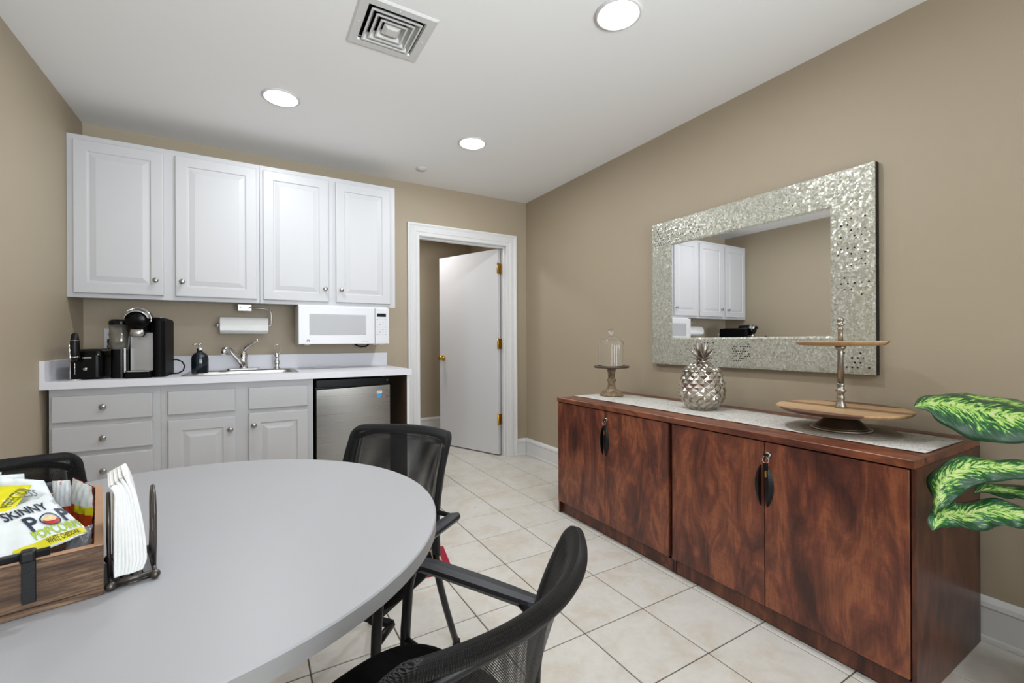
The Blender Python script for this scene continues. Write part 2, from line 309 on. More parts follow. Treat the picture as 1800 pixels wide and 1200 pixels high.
# ------------------------------------------------------------------ mesh helpers
def wm(o):
    m = Matrix.Identity(4)
    while o is not None:
        m = o.matrix_basis @ m; o = o.parent
    return m
class MB:
    def __init__(s): s.b = bmesh.new(); s.uv = None
    def box(s, x0, x1, y0, y1, z0, z1, bev=0.0, seg=2, mi=0):
        ve = [s.b.verts.new((x, y, z)) for x in (x0, x1) for y in (y0, y1) for z in (z0, z1)]
        q = [(0, 1, 3, 2), (4, 6, 7, 5), (0, 4, 5, 1), (2, 3, 7, 6), (0, 2, 6, 4), (1, 5, 7, 3)]
        fs = [s.b.faces.new([ve[i] for i in f]) for f in q]
        for f in fs: f.material_index = mi
        if bev:
            es = list({e for f in fs for e in f.edges})
            r = bmesh.ops.bevel(s.b, geom=es, offset=bev, segments=seg, affect='EDGES', profile=0.5)
            for f in r['faces']: f.material_index = mi
        return s
    def loops(s, rings, closed=True, cap0=True, cap1=True, mi=0, smooth=False):
        R = [[s.b.verts.new(p) for p in ring] for ring in rings]
        n = len(R[0])
        for a, c in zip(R, R[1:]):
            for i in range(n if closed else n-1):
                j = (i+1) % n
                try:
                    f = s.b.faces.new((a[i], a[j], c[j], c[i])); f.material_index = mi; f.smooth = smooth
                except ValueError: pass
        if cap0: f = s.b.faces.new(R[0][::-1]); f.material_index = mi
        if cap1: f = s.b.faces.new(R[-1]); f.material_index = mi
        return R
    def lathe(s, prof, c=(0, 0, 0), seg=32, mi=0, smooth=True, cap=True, fn=None, axis=None):
        rings = []
        for k, (r, z) in enumerate(prof):
            ring = []
            for i in range(seg):
                a = 2*pi*i/seg; rr = r if fn is None else fn(r, z, a)
                p = V((rr*cos(a), rr*sin(a), z))
                if axis is not None: p = axis @ p
                ring.append(V(c)+p)
            rings.append(ring)
        s.loops(rings, cap0=cap, cap1=cap, mi=mi, smooth=smooth); return s
    def tube(s, pts, r, seg=10, mi=0, cap=True, flat=None):
        pts = [V(p) for p in pts]; n = len(pts); rings = []
        up = None
        for i, p in enumerate(pts):
            t = (pts[min(i+1, n-1)]-pts[max(i-1, 0)]).normalized()
            if up is None:
                up = V((0, 0, 1)) if abs(t.z) < 0.9 else V((1, 0, 0))
            sd = t.cross(up).normalized(); up = sd.cross(t).normalized()
            rr = r[i] if isinstance(r, (list, tuple)) else r
            fl = flat or 1.0
            rings.append([p + sd*rr*cos(2*pi*k/seg) + up*rr*fl*sin(2*pi*k/seg) for k in range(seg)])
        s.loops(rings, cap0=cap, cap1=cap, mi=mi, smooth=True); return s
    def cyl(s, p0, p1, r, seg=16, mi=0): return s.tube([p0, p1], r, seg, mi)
    def ball(s, c, r, seg=12, mi=0, sz=1.0):
        prof = [(r*sin(pi*k/8)+1e-5, -r*sz*cos(pi*k/8)) for k in range(9)]
        return s.lathe(prof, c, seg, mi)
    def grid(s, fn, nu, nv, mi=0, uvf=None, smooth=True, attr=None):
        if uvf and s.uv is None: s.uv = s.b.loops.layers.uv.new('UVMap')
        G = [[s.b.verts.new(fn(i/nu, j/nv)) for j in range(nv+1)] for i in range(nu+1)]
        for i in range(nu):
            for j in range(nv):
                f = s.b.faces.new((G[i][j], G[i+1][j], G[i+1][j+1], G[i][j+1])); f.smooth = smooth; f.material_index = mi
                if uvf:
                    for l, (a, c) in zip(f.loops, ((i, j), (i+1, j), (i+1, j+1), (i, j+1))): l[s.uv].uv = uvf(a/nu, c/nv)
        return G
    def poly(s, pts, mi=0):
        f = s.b.faces.new([s.b.verts.new(p) for p in pts]); f.material_index = mi; return f
    def prism(s, pts, dvec, mi=0, bev=0):
        a = [V(p) for p in pts]; c = [p+V(dvec) for p in a]
        s.loops([a, c], mi=mi); return s
    def sweep(s, path, prof, mi=0):      # prof: list of (sideways, out) ; path entries: (point, side_dir, out_dir)
        rings = [[V(p)+V(sd)*a+V(od)*o for a, o in prof] for p, sd, od in path]
        s.loops(rings, mi=mi); return s
    def xf(s, m):
        bmesh.ops.transform(s.b, matrix=m, verts=s.b.verts[:]); return s
    def finish(s, name, mats, parent=None, origin=None, world=True, fixn=True):
        if fixn: bmesh.ops.recalc_face_normals(s.b, faces=s.b.faces[:])
        me = bpy.data.meshes.new(name)
        o = bpy.data.objects.new(name, me); COL.objects.link(o)
        if parent is not None:
            o.parent = parent
            if world: s.xf(wm(parent).inverted())
        elif origin is not None:
            o.location = origin; s.xf(Matrix.Translation(-V(origin)))
        s.b.to_mesh(me); s.b.free()
        for m in (mats if isinstance(mats, (list, tuple)) else [mats]): me.materials.append(m)
        return o
def base_of(mb):
    xs = [v.co for v in mb.b.verts]
    return ((min(p.x for p in xs)+max(p.x for p in xs))/2, (min(p.y for p in xs)+max(p.y for p in xs))/2, min(p.z for p in xs))
def empty(name, loc, label, cat, group=None, rz=0):
    o = bpy.data.objects.new(name, None); COL.objects.link(o); o.location = loc; o.rotation_euler = (0, 0, rz); o.empty_display_size = 0.05
    o['label'] = label; o['category'] = cat
    if group: o['group'] = group
    return o
def single(name, mb, mats, label, cat, group=None, kind=None):
    o = mb.finish(name, mats, origin=base_of(mb)); o['label'] = label; o['category'] = cat
    if group: o['group'] = group
    if kind: o['kind'] = kind
    return o
def struct(name, mb, mats, label, cat):
    o = mb.finish(name, mats); o['kind'] = 'structure'; o['label'] = label; o['category'] = cat; return o
def copy_tree(o, parent=None):
    c = o.copy(); COL.objects.link(c); c.parent = parent
    for ch in list(o.children): copy_tree(ch, c)
    return c
def smooth(o, ang=40):
    for p in o.data.polygons: p.use_smooth = True
    try: o.data.set_sharp_from_angle(angle=radians(ang))
    except Exception: pass
    return o
def text_mb(txt, size, bold=0.0):
    cu = bpy.data.curves.new('t', 'FONT'); cu.body = txt; cu.size = size; cu.resolution_u = 3; cu.offset = bold
    cu.align_x = 'CENTER'; cu.align_y = 'CENTER'
    o = bpy.data.objects.new('t', cu); COL.objects.link(o)
    dg = bpy.context.evaluated_depsgraph_get(); me = bpy.data.meshes.new_from_object(o.evaluated_get(dg))
    mb = MB(); mb.b.from_mesh(me)
    bpy.data.objects.remove(o); bpy.data.curves.remove(cu); bpy.data.meshes.remove(me)
    return mb

# ------------------------------------------------------------------ the room
YW, XR, XL, YB = 3.687, 2.329, -0.887, -2.2
XHL, XHR, YHF = 0.95, 2.50, 5.33      # the room beyond the door
WT = 0.12
OX0, OX1, OZ = 1.248, 2.100, 2.006    # door opening
def wall_with_hole(x0, x1, z0, z1, hx0, hx1, hz0, hz1, y0, y1, mb):
    if hx0 > x0: mb.box(x0, hx0, y0, y1, z0, z1)
    if hx1 < x1: mb.box(hx1, x1, y0, y1, z0, z1)
    if hz1 < z1: mb.box(hx0, hx1, y0, y1, hz1, z1)
    if hz0 > z0: mb.box(hx0, hx1, y0, y1, z0, hz0)
    return mb
struct('wall_kitchen', wall_with_hole(XL-WT, XHR+WT, 0, ZC, OX0-0.02, OX1+0.02, 0, OZ+0.02, YW, YW+WT, MB()), m_wall, 'tan wall behind the white kitchen cabinets', 'wall')
struct('wall_right', MB().box(XR, XR+WT, YB-WT, YW, 0, ZC), m_wall, 'tan right wall carrying the mosaic mirror', 'wall')
struct('wall_left', MB().box(XL-WT, XL, YB-WT, YW, 0, ZC), m_wall, 'tan left wall beside the white cabinets', 'wall')
struct('wall_back', wall_with_hole(XL, XR, 0, ZC, -0.45, 1.9, 0.65, 2.25, YB-WT, YB, MB()), m_wall, 'tan wall behind the camera with an added wide window', 'wall')
struct('wall_hall', MB().box(XHL-WT, XHR+WT, YHF, YHF+WT, 0, ZC), m_wall, 'tan far wall of the space beyond the door', 'wall')
struct('wall_hall_right', MB().box(XHR, XHR+WT, YW+WT, YHF, 0, ZC), m_wall, 'tan side wall beyond the open door', 'wall')
struct('wall_hall_left', MB().box(XHL-WT, XHL, YW+WT, YHF, 0, ZC), m_wall, 'tan left wall of the space beyond the door', 'wall')
# unseen window added behind the camera as an opening for the fill light
wmb = MB()
for a in ((-0.45, -0.39, 0.65, 2.25), (1.84, 1.9, 0.65, 2.25), (-0.39, 1.84, 0.65, 0.71), (-0.39, 1.84, 2.19, 2.25), (0.70, 0.75, 0.71, 2.19)):
    wmb.box(a[0], a[1], YB-0.09, YB-0.03, a[2], a[3])
win = struct('added_window', wmb, m_trim, 'added white framed window around the fill light behind the camera', 'window')
MB().box(-0.39, 1.84, YB-0.065, YB-0.060, 0.71, 2.19).finish('pane', m_winglass, win)
# ceiling with round holes for the cans and a square one for the vent
def ceiling():
    mb = MB(); hr = 0.082
    VX, VY, VH = 0.530, 1.925, 0.118
    cells = {(x-0.1, x+0.1, y-0.1, y+0.1): ('c', x, y) for x, y in LIGHTS}
    cells[(VX-VH, VX+VH, VY-VH, VY+VH)] = ('v',)
    xs = sorted({XL-WT, XR+WT} | {c[0] for c in cells} | {c[1] for c in cells}); ys = sorted({YB-WT, YW+0.0} | {c[2] for c in cells} | {c[3] for c in cells})
    for x0, x1 in zip(xs, xs[1:]):
        for y0, y1 in zip(ys, ys[1:]):
            hit = None
            for c, k in cells.items():
                if c[0]-1e-6 <= x0 and x1 <= c[1]+1e-6 and c[2]-1e-6 <= y0 and y1 <= c[3]+1e-6: hit = (c, k)
            if hit is None: mb.poly([(x0, y0, ZC), (x0, y1, ZC), (x1, y1, ZC), (x1, y0, ZC)])
    n = 40
    for c, k in cells.items():
        if k[0] == 'v': continue
        cx, cy = k[1], k[2]
        ri, ro = [], []
        for i in range(n):
            a = 2*pi*i/n+pi/4; ri.append((cx+hr*cos(a), cy+hr*sin(a), ZC))
            m = max(abs(cos(a)), abs(sin(a))); ro.append((cx+0.1*cos(a)/m, cy+0.1*sin(a)/m, ZC))
        mb.loops([ri, ro], cap0=False, cap1=False)
    # solid slab above
    mb.box(XL-WT, XR+WT, YB-WT, YW, ZC+0.13, ZC+0.2)
    for (x0, x1, y0, y1) in ((XL-WT, XL-WT+.01, YB-WT, YW), (XR+WT-.01, XR+WT, YB-WT, YW), (XL-WT+.01, XR+WT-.01, YB-WT, YB-WT+.01)):
        mb.box(x0, x1, y0, y1, ZC+0.0005, ZC+0.13)
    o = mb.finish('ceiling', m_ceil, fixn=False); o['kind'] = 'structure'; o['label'] = 'flat light grey white painted ceiling over the kitchen'; o['category'] = 'ceiling'
ceiling()
struct('ceiling_hall', MB().box(XHL-WT, XHR+WT, YW, YHF+WT, ZC, ZC+0.1), m_ceil, 'ceiling of the space beyond the door', 'ceiling')
# floor: grout bed and single tiles
fl = struct('floor', MB().box(XL-WT, XHR+WT, YB-WT, YHF+WT, -0.06, -0.003), m_grout, 'cream ceramic tiled floor with brown grout lines', 'floor')
TX, TY, TS, G = 1.387, 1.614, 0.305, 0.0048
def tile_mesh(w, d):
    mb = MB(); mb.box(-w/2, w/2, -d/2, d/2, -0.008, 0, 0.0016, 1)
    bmesh.ops.recalc_face_normals(mb.b, faces=mb.b.faces[:])
    me = bpy.data.meshes.new('floor_tile'); mb.b.to_mesh(me); mb.b.free(); me.materials.append(m_tile); return me
tcache = {}
def lay(x0, x1, y0, y1):
    i0 = int(math.floor((x0-TX)/TS)); j0 = int(math.floor((y0-TY)/TS))
    for i in range(i0, i0+30):
        for j in range(j0, j0+40):
            a0, a1 = TX+i*TS+G/2, TX+(i+1)*TS-G/2; b0, b1 = TY+j*TS+G/2, TY+(j+1)*TS-G/2
            a0, a1, b0, b1 = max(a0, x0), min(a1, x1), max(b0, y0), min(b1, y1)
            if a1-a0 < 0.01 or b1-b0 < 0.01: continue
            k = (round(a1-a0, 4), round(b1-b0, 4))
            if k not in tcache: tcache[k] = tile_mesh(*k)
            o = bpy.data.objects.new('floor_tile', tcache[k]); COL.objects.link(o); o.parent = fl
            o.location = ((a0+a1)/2, (b0+b1)/2, 0)
lay(XL, XR, -1.7, YW)
lay(OX0-0.02, OX1+0.02, YW, YW+WT)
lay(XHL+0.3, XHR, YW+WT, YHF)
bk = tile_mesh(XR-XL, 0.49); o = bpy.data.objects.new('floor_slab', bk); COL.objects.link(o); o.parent = fl; o.location = ((XR+XL)/2, -1.948, 0)
bk = tile_mesh(0.295, YHF-YW-WT); o = bpy.data.objects.new('floor_slab', bk); COL.objects.link(o); o.parent = fl; o.location = (XHL+0.1485, (YHF+YW+WT)/2, 0)

# door casing, jamb, door leaf
def casing():
    mb = MB()
    prof = [(0, 0), (0, 0.012), (0.006, 0.016), (0.03, 0.016), (0.036, 0.021), (0.060, 0.023), (0.066, 0.019), (0.078, 0.021), (0.092, 0.028), (0.105, 0.028), (0.107, 0.0)]
    o = (0, -1, 0); x0, x1, z = OX0-0.002, OX1+0.002, OZ+0.002
    mb.sweep([((x0, YW, 0), (-1, 0, 0), o), ((x0, YW, z), (-1, 0, 1), o), ((x1, YW, z), (1, 0, 1), o), ((x1, YW, 0), (1, 0, 0), o)], prof)
    struct('trim_door', mb, m_trim, 'white moulded casing around the open doorway', 'trim')
    j = MB()
    j.box(OX0-0.02, OX0, YW, YW+WT, 0, OZ); j.box(OX1, OX1+0.02, YW, YW+WT, 0, OZ); j.box(OX0-0.02, OX1+0.02, YW, YW+WT, OZ, OZ+0.02)
    j.box(OX0, OX0+0.012, YW+0.03, YW+0.075, 0, OZ-0.012); j.box(OX1-0.012, OX1, YW+0.03, YW+0.062, 0, OZ-0.012); j.box(OX0, OX1, YW+0.03, YW+0.062, OZ-0.012, OZ)
    struct('door_frame', j, m_trim, 'white door jamb lining the doorway', 'trim')
casing()
HX, HY = 2.090, YW+0.085
dd = V((1.780-HX, 4.55-HY, 0)); L = 0.82; ang = atan2(dd.y, dd.x)
door = empty('door_1', (HX, HY, 0), 'open white flat slab door swung into the far room', 'door', rz=ang); door['kind'] = 'structure'
MB().box(0.006, L, -0.0, 0.038, 0.012, 1.995, 0.002, 1).finish('door_leaf', m_door, door, world=False)
kb = MB()
ax = Matrix.Rotation(radians(-90), 4, 'X')
kb.lathe([(0.030, 0), (0.030, 0.004), (0.026, 0.009), (0.011, 0.012), (0.010, 0.032), (0.017, 0.038), (0.026, 0.048), (0.027, 0.058), (0.020, 0.068), (0.001, 0.070)], (L-0.065, 0.038, 0.93), 24, axis=ax)
kb.lathe([(0.030, 0), (0.030, 0.004), (0.026, 0.009), (0.011, 0.012), (0.010, 0.032), (0.017, 0.038), (0.026, 0.048), (0.027, 0.058), (0.020, 0.068), (0.001, 0.070)], (L-0.065, 0, 0.93), 24, axis=Matrix.Rotation(radians(90), 4, 'X'))
kb.box(L, L+0.002, 0.008, 0.03, 0.90, 0.96)
kb.finish('door_knob', m_brass, door, world=False)
for z in (1.806, 1.08, 0.349):
    h = MB(); h.cyl((-0.002, 0.044, z-0.05), (-0.002, 0.044, z+0.05), 0.0085, 12)
    for q in (-0.03, -0.01, 0.01, 0.03): h.cyl((-0.002, 0.044, z+q-0.001), (-0.002, 0.044, z+q+0.001), 0.0092, 12)
    h.ball((-0.002, 0.044, z+0.053), 0.006); h.box(-0.001, 0.0055, 0.002, 0.042, z-0.05, z+0.05)
    h.finish('hinge', m_brass, door, world=False)
    jh = MB(); jh.box(OX1-0.004, OX1+0.000, YW+0.066, YW+0.108, z-0.05, z+0.05); jh.finish('hinge_plate', m_brass, bpy.data.objects['door_frame'])
# baseboards
BP = [(0, 0), (0.020, 0.0), (0.018, 0.012), (0.015, 0.018), (0.015, 0.118), (0.019, 0.124), (0.017, 0.140), (0.010, 0.152), (0.005, 0.158), (0, 0.158)]
def baseb(name, p0, p1, out, label):
    mb = MB(); p0, p1 = V(p0), V(p1)
    mb.sweep([(p0, out, (0, 0, 1)), (p1, out, (0, 0, 1))], BP); return struct(name, mb, m_trim, label, 'baseboard')
baseb('baseboard_right', (XR, YB, 0.0005), (XR, YW, 0.0005), (-1, 0, 0), 'tall white moulded baseboard along the right wall')
baseb('baseboard_kitchen', (OX1+0.110, YW, 0.0005), (XR-0.021, YW, 0.0005), (0, -1, 0), 'short white baseboard between door casing and corner')
baseb('baseboard_left', (XL, YB, 0.0005), (XL, 3.06, 0.0005), (1, 0, 0), 'white baseboard along the left wall')
baseb('baseboard_hall', (XHL, YHF, 0.0005), (XHR, YHF, 0.0005), (0, -1, 0), 'white baseboard beyond the open door')
baseb('baseboard_hall_right', (XHR, YW+WT, 0.0005), (XHR, YHF-0.021, 0.0005), (-1, 0, 0), 'white baseboard on the side wall beyond the door')

# ------------------------------------------------------------------ ceiling fittings
def downlight(x, y, label):
    t = empty('ceiling_downlight', (x, y, ZC), label, 'light', 'recessed ceiling downlights')
    MB().lathe([(0.0815, 0.0), (0.096, -0.001), (0.0955, -0.005), (0.088, -0.009), (0.078, -0.006), (0.077, 0.004), (0.0815, 0.004)], (x, y, ZC), 48, cap=False).finish('trim_ring', m_vent, t)
    c = MB().lathe([(0.078, -0.004), (0.074, 0.03), (0.066, 0.07), (0.064, 0.075)], (x, y, ZC), 48, cap=False).finish('reflector', m_reflector, t)
    MB().lathe([(0.064, 0.078), (0.063, 0.066), (0.050, 0.058), (0.03, 0.054), (0.001, 0.052)], (x, y, ZC), 40).finish('lamp_lens', m_lens, t)
lab = ['recessed downlight nearest the camera, cut by the top edge of the photo', 'recessed downlight above the left pair of wall cabinets', 'recessed downlight in front of the doorway',
       'recessed downlight over the round table',
       'rear left recessed downlight near the added window', 'rear right recessed downlight near the added window']
for (x, y), l in zip(LIGHTS, lab): downlight(x, y, l)
# square four way vent
def vent():
    X, Y = 0.530, 1.925
    t = empty('ceiling_vent', (X, Y, ZC), 'square white four way air vent in the ceiling', 'vent')
    def ring(mb, o0, o1, z0, z1, th=0.0015):
        def sq(h, z): return [(X-h, Y-h, z), (X+h, Y-h, z), (X+h, Y+h, z), (X-h, Y+h, z)]
        mb.loops([sq(o0, z0), sq(o1, z1), sq(o1, z1-th), sq(o0, z0-th), sq(o0, z0)], cap0=False, cap1=False)
    f = MB(); ring(f, 0.160, 0.152, ZC-0.0002, ZC-0.006); ring(f, 0.152, 0.120, ZC-0.006, ZC-0.006); ring(f, 0.120, 0.113, ZC-0.006, ZC+0.01)
    for sx, sy in ((0.137, 0), (-0.137, 0), (0, 0.137), (0, -0.137)): f.ball((X+sx, Y+sy, ZC-0.0085), 0.003, 8)
    f.finish('frame', m_vent, t)
    for h in (0.106, 0.082, 0.058):
        m = MB(); ring(m, h, h-0.022, ZC-0.010, ZC+0.016); ring(m, h-0.001, h-0.008, ZC-0.0102, ZC-0.0102); m.finish('louver', m_vent, t)
    m = MB(); ring(m, 0.036, 0.020, ZC-0.002, ZC-0.012); m.box(X-0.021, X+0.021, Y-0.021, Y+0.021, ZC-0.0135, ZC-0.012); m.finish('centre_cap', m_vent, t)
    m = MB(); m.box(X-0.117, X+0.117, Y-0.117, Y+0.117, ZC+0.085, ZC+0.09)
    for a in ((-0.117, -0.114, -0.117, 0.117), (0.114, 0.117, -0.117, 0.117), (-0.114, 0.114, -0.117, -0.114), (-0.114, 0.114, 0.114, 0.117)): m.box(X+a[0], X+a[1], Y+a[2], Y+a[3], ZC+0.002, ZC+0.085)
    m.cyl((X-0.112, Y, ZC+0.02), (X+0.112, Y, ZC+0.02), 0.003); m.cyl((X, Y-0.112, ZC+0.02), (X, Y+0.112, ZC+0.02), 0.003)
    m.finish('duct', m_dark, t)
vent()
single('sprinkler_cover', MB().lathe([(0.042, 0), (0.042, -0.006), (0.036, -0.010), (0.034, -0.0105), (0.0335, -0.014), (0.001, -0.015)], (1.152, 3.345, ZC), 32), m_vent,
       'small round white sprinkler cover on the ceiling near the doorway', 'sprinkler')

# ------------------------------------------------------------------ kitchen cabinets
def raised_door(mb, x0, x1, z0, z1, yf, t=0.019, drawer=False):
    def rect(i, y): return [(x0+i, y, z0+i), (x1-i, y, z0+i), (x1-i, y, z1-i), (x0+i, y, z1-i)]
    L_ = [(0, yf+t), (0, yf+0.004), (0.0015, yf+0.0012), (0.005, yf)]
    if not drawer:
        L_ += [(0.058, yf), (0.060, yf+0.001), (0.064, yf+0.006), (0.070, yf+0.0065), (0.076, yf+0.005), (0.096, yf+0.0008), (0.098, yf+0.0003)]
    mb.loops([rect(i, y) for i, y in L_])
def knob(mb, x, y, z):
    mb.lathe([(0.007, 0), (0.0065, 0.003), (0.0048, 0.006), (0.0048, 0.014), (0.009, 0.018), (0.0145, 0.022), (0.0155, 0.026), (0.0125, 0.030), (0.006, 0.0315), (0.001, 0.032)], (x, y, z), 20, axis=Matrix.Rotation(radians(90), 4, 'X'))
UY = 3.405
def upper(x0, x1, doors, label):
    t = empty('wall_cabinet', ((x0+x1)/2, (UY+YW)/2, 1.363), label, 'cabinet', 'white wall cabinets')
    b = MB(); b.box(x0, x1, UY+0.019, YW-0.001, 1.372, 2.2805); b.finish('body', m_cab, t)
    f = MB(); z0, z1 = 1.363, 2.283
    xs = [x0]+[v for d in doors for v in (d[0]+0.012, d[1]-0.012)]+[x1]
    for i in range(0, len(xs), 2): f.box(xs[i], xs[i+1], UY, UY+0.019, z0, z1)
    for d in doors: f.box(d[0]+0.012, d[1]-0.012, UY, UY+0.019, z0, z0+0.038); f.box(d[0]+0.012, d[1]-0.012, UY, UY+0.019, z1-0.043, z1)
    f.finish('face_frame', m_cab, t)
    for a, c, kx in doors:
        m = MB(); raised_door(m, a, c, 1.388, 2.252, UY-0.0195); dr = m.finish('door', m_cab, t)
        m = MB(); knob(m, kx, UY-0.0195, 1.477); m.finish('knob', m_knob, dr)
upper(XL+0.001, 0.0525, [(-0.857, -0.454, -0.489), (-0.396, 0.035, -0.361)], 'left white wall cabinet with two raised panel doors beside the left wall')
upper(0.0545, 0.958, [(0.073, 0.479, 0.455), (0.529, 0.918, 0.563)], 'right white wall cabinet with two raised panel doors above the microwave')
BYF = 3.066
def basecab(x0, x1, fronts, label, side=True):
    t = empty('base_cabinet', ((x0+x1)/2, (BYF+YW)/2, 0), label, 'cabinet', 'white base cabinets')
    b = MB(); b.box(x0, x0+0.014, BYF+0.019, YW-0.001, 0.0008, 0.874); b.box(x1-0.014, x1, BYF+0.019, YW-0.001, 0.0008, 0.874); b.box(x0+0.014, x1-0.014, BYF+0.019, YW-0.001, 0.102, 0.118); b.box(x0+0.014, x1-0.014, YW-0.008, YW-0.001, 0.118, 0.874); b.box(x0+0.014, x1-0.014, BYF+0.075, BYF+0.09, 0.0008, 0.102)
    b.finish('body', m_cab, t)
    f = MB()
    f.box(x0, x1, BYF, BYF+0.019, 0.102, 0.874); f.finish('face_frame', m_cab, t)
    for kind, a, c, z0, z1, kx, kz in fronts:
        m = MB(); raised_door(m, a, c, z0, z1, BYF-0.0195, drawer=(kind != 'door')); dr = m.finish(kind, m_cab, t)
        if kx is not None:
            m = MB(); knob(m, kx, BYF-0.0195, kz); m.finish('knob', m_knob, dr)
basecab(XL+0.022, -0.4255, [('drawer', -0.853, -0.459, 0.706, 0.836, -0.656, 0.776), ('drawer', -0.853, -0.459, 0.552, 0.682, -0.656, 0.616), ('drawer', -0.853, -0.459, 0.396, 0.529, -0.655, 0.447), ('drawer', -0.853, -0.459, 0.13, 0.372, -0.655, 0.26)],
        'white base cabinet of drawers in the corner by the left wall')
basecab(-0.4245, 0.338, [('drawer_front', -0.393, -0.079, 0.707, 0.835, None, None), ('drawer_front', -0.013, 0.306, 0.707, 0.835, None, None), ('door', -0.393, -0.079, 0.125, 0.676, -0.104, 0.602), ('door', -0.013, 0.306, 0.125, 0.684, 0.014, 0.614)],
        'white sink base cabinet with two doors beside the small fridge')
# worktop with cut-out for the sink
CZ = 0.913; CF = 3.016
SX0, SX1, SY0, SY1 = -0.345, 0.262, 3.095, 3.60
ct = empty('countertop', (0.03, 3.35, CZ-0.038), 'continuous white laminate countertop with splash strips', 'countertop')
x0c, x1c = XL+0.001, 0.962
m = MB()
for a in ((x0c, SX0+0.02, CF, YW-0.001), (SX1-0.02, x1c, CF, YW-0.001), (SX0+0.02, SX1-0.02, CF, SY0+0.02), (SX0+0.02, SX1-0.02, SY1-0.02, YW-0.001)): m.box(a[0], a[1], a[2], a[3], CZ-0.038, CZ)
m.finish('slab', m_counter, ct)
m = MB(); m.box(x0c+0.0005, x1c, YW-0.021, YW-0.0012, CZ, 1.015, 0.001, 1); m.finish('backsplash', m_counter, ct)
m = MB(); m.box(x0c, x0c+0.019, CF+0.002, YW-0.0215, CZ, 1.015, 0.001, 1); m.finish('sidesplash', m_counter, ct)
ep = empty('end_panel', (0.944, 3.36, 0), 'white edged panel, face browned for shade, holding up the right end of the counter', 'panel')
m = MB(); m.box(0.938, 0.952, 3.052, YW-0.022, 0.0008, 0.8745); m.finish('board', plain('shade_brown_panel', srgb(112, 88, 70), 0.6), ep)  # shade on the inner face is put into the brown colour
m = MB(); m.box(0.9375, 0.9525, 3.044, 3.0515, 0.0008, 0.8745); m.finish('edge_strip', m_trim, ep)
# sink
sk = empty('sink', ((SX0+SX1)/2, (SY0+SY1)/2, 0.74), 'stainless steel drop-in sink set in the white countertop', 'sink')
m = MB()
def rr(x0, x1, y0, y1, r, z, n=5):
    P = []
    for cx, cy, a0 in ((x1-r, y1-r, 0), (x0+r, y1-r, 90), (x0+r, y0+r, 180), (x1-r, y0+r, 270)):
        for k in range(n+1):
            a = radians(a0+90*k/n); P.append((cx+r*cos(a), cy+r*sin(a), z))
    return P
m.loops([rr(SX0, SX1, SY0, SY1, 0.03, CZ+0.0005), rr(SX0+0.003, SX1-0.003, SY0+0.003, SY1-0.003, 0.03, CZ+0.004), rr(SX0+0.022, SX1-0.022, SY0+0.022, SY1-0.105, 0.04, CZ+0.0035),
         rr(SX0+0.028, SX1-0.028, SY0+0.028, SY1-0.112, 0.045, CZ-0.008), rr(SX0+0.036, SX1-0.036, SY0+0.036, SY1-0.12, 0.05, CZ-0.15), rr(SX0+0.06, SX1-0.06, SY0+0.06, SY1-0.145, 0.04, CZ-0.165), rr(-0.08, 0.0, 3.25, 3.33, 0.03, CZ-0.168)], cap0=False, smooth=True)
m.finish('basin', m_steelp, sk)
m = MB(); m.lathe([(0.04, 0), (0.038, 0.003), (0.02, 0.004), (0.001, 0.003)], (-0.04, 3.29, CZ-0.167), 24); m.finish('drain', m_chrome, sk)
# faucet
FX, FY, FZ = -0.043, 3.545, CZ+0.0045
fa = empty('faucet', (FX, FY, FZ), 'chrome single lever kitchen faucet at the back of the sink', 'faucet')
m = MB(); m.loops([rr(FX-0.10, FX+0.10, FY-0.024, FY+0.024, 0.022, FZ), rr(FX-0.098, FX+0.098, FY-0.022, FY+0.022, 0.021, FZ+0.008), rr(FX-0.09, FX+0.09, FY-0.018, FY+0.018, 0.017, FZ+0.011)], smooth=False)
m.lathe([(0.027, 0.010), (0.026, 0.03), (0.023, 0.06), (0.024, 0.075), (0.023, 0.10), (0.016, 0.125), (0.002, 0.135)], (FX, FY, FZ), 24)
m.finish('body', m_chrome, fa)
m = MB(); m.tube([(FX-0.004, FY-0.014, FZ+0.035), (FX-0.03, FY-0.045, FZ+0.075), (FX-0.06, FY-0.09, FZ+0.115), (FX-0.078, FY-0.115, FZ+0.140), (FX-0.092, FY-0.135, FZ+0.146), (FX-0.104, FY-0.152, FZ+0.140)], [0.018, 0.017, 0.016, 0.016, 0.015, 0.015], 14)
m.cyl((FX-0.104, FY-0.152, FZ+0.143), (FX-0.108, FY-0.158, FZ+0.108), 0.016, 16); m.finish('spout', m_chrome, fa)
m = MB(); m.tube([(FX, FY, FZ+0.12), (FX+0.012, FY-0.008, FZ+0.150), (FX+0.035, FY-0.03, FZ+0.168), (FX+0.06, FY-0.05, FZ+0.184), (FX+0.078, FY-0.066, FZ+0.196)], [0.014, 0.010, 0.0065, 0.006, 0.008], 12)
m.ball((FX+0.08, FY-0.068, FZ+0.198), 0.0105); m.finish('lever', m_chrome, fa)
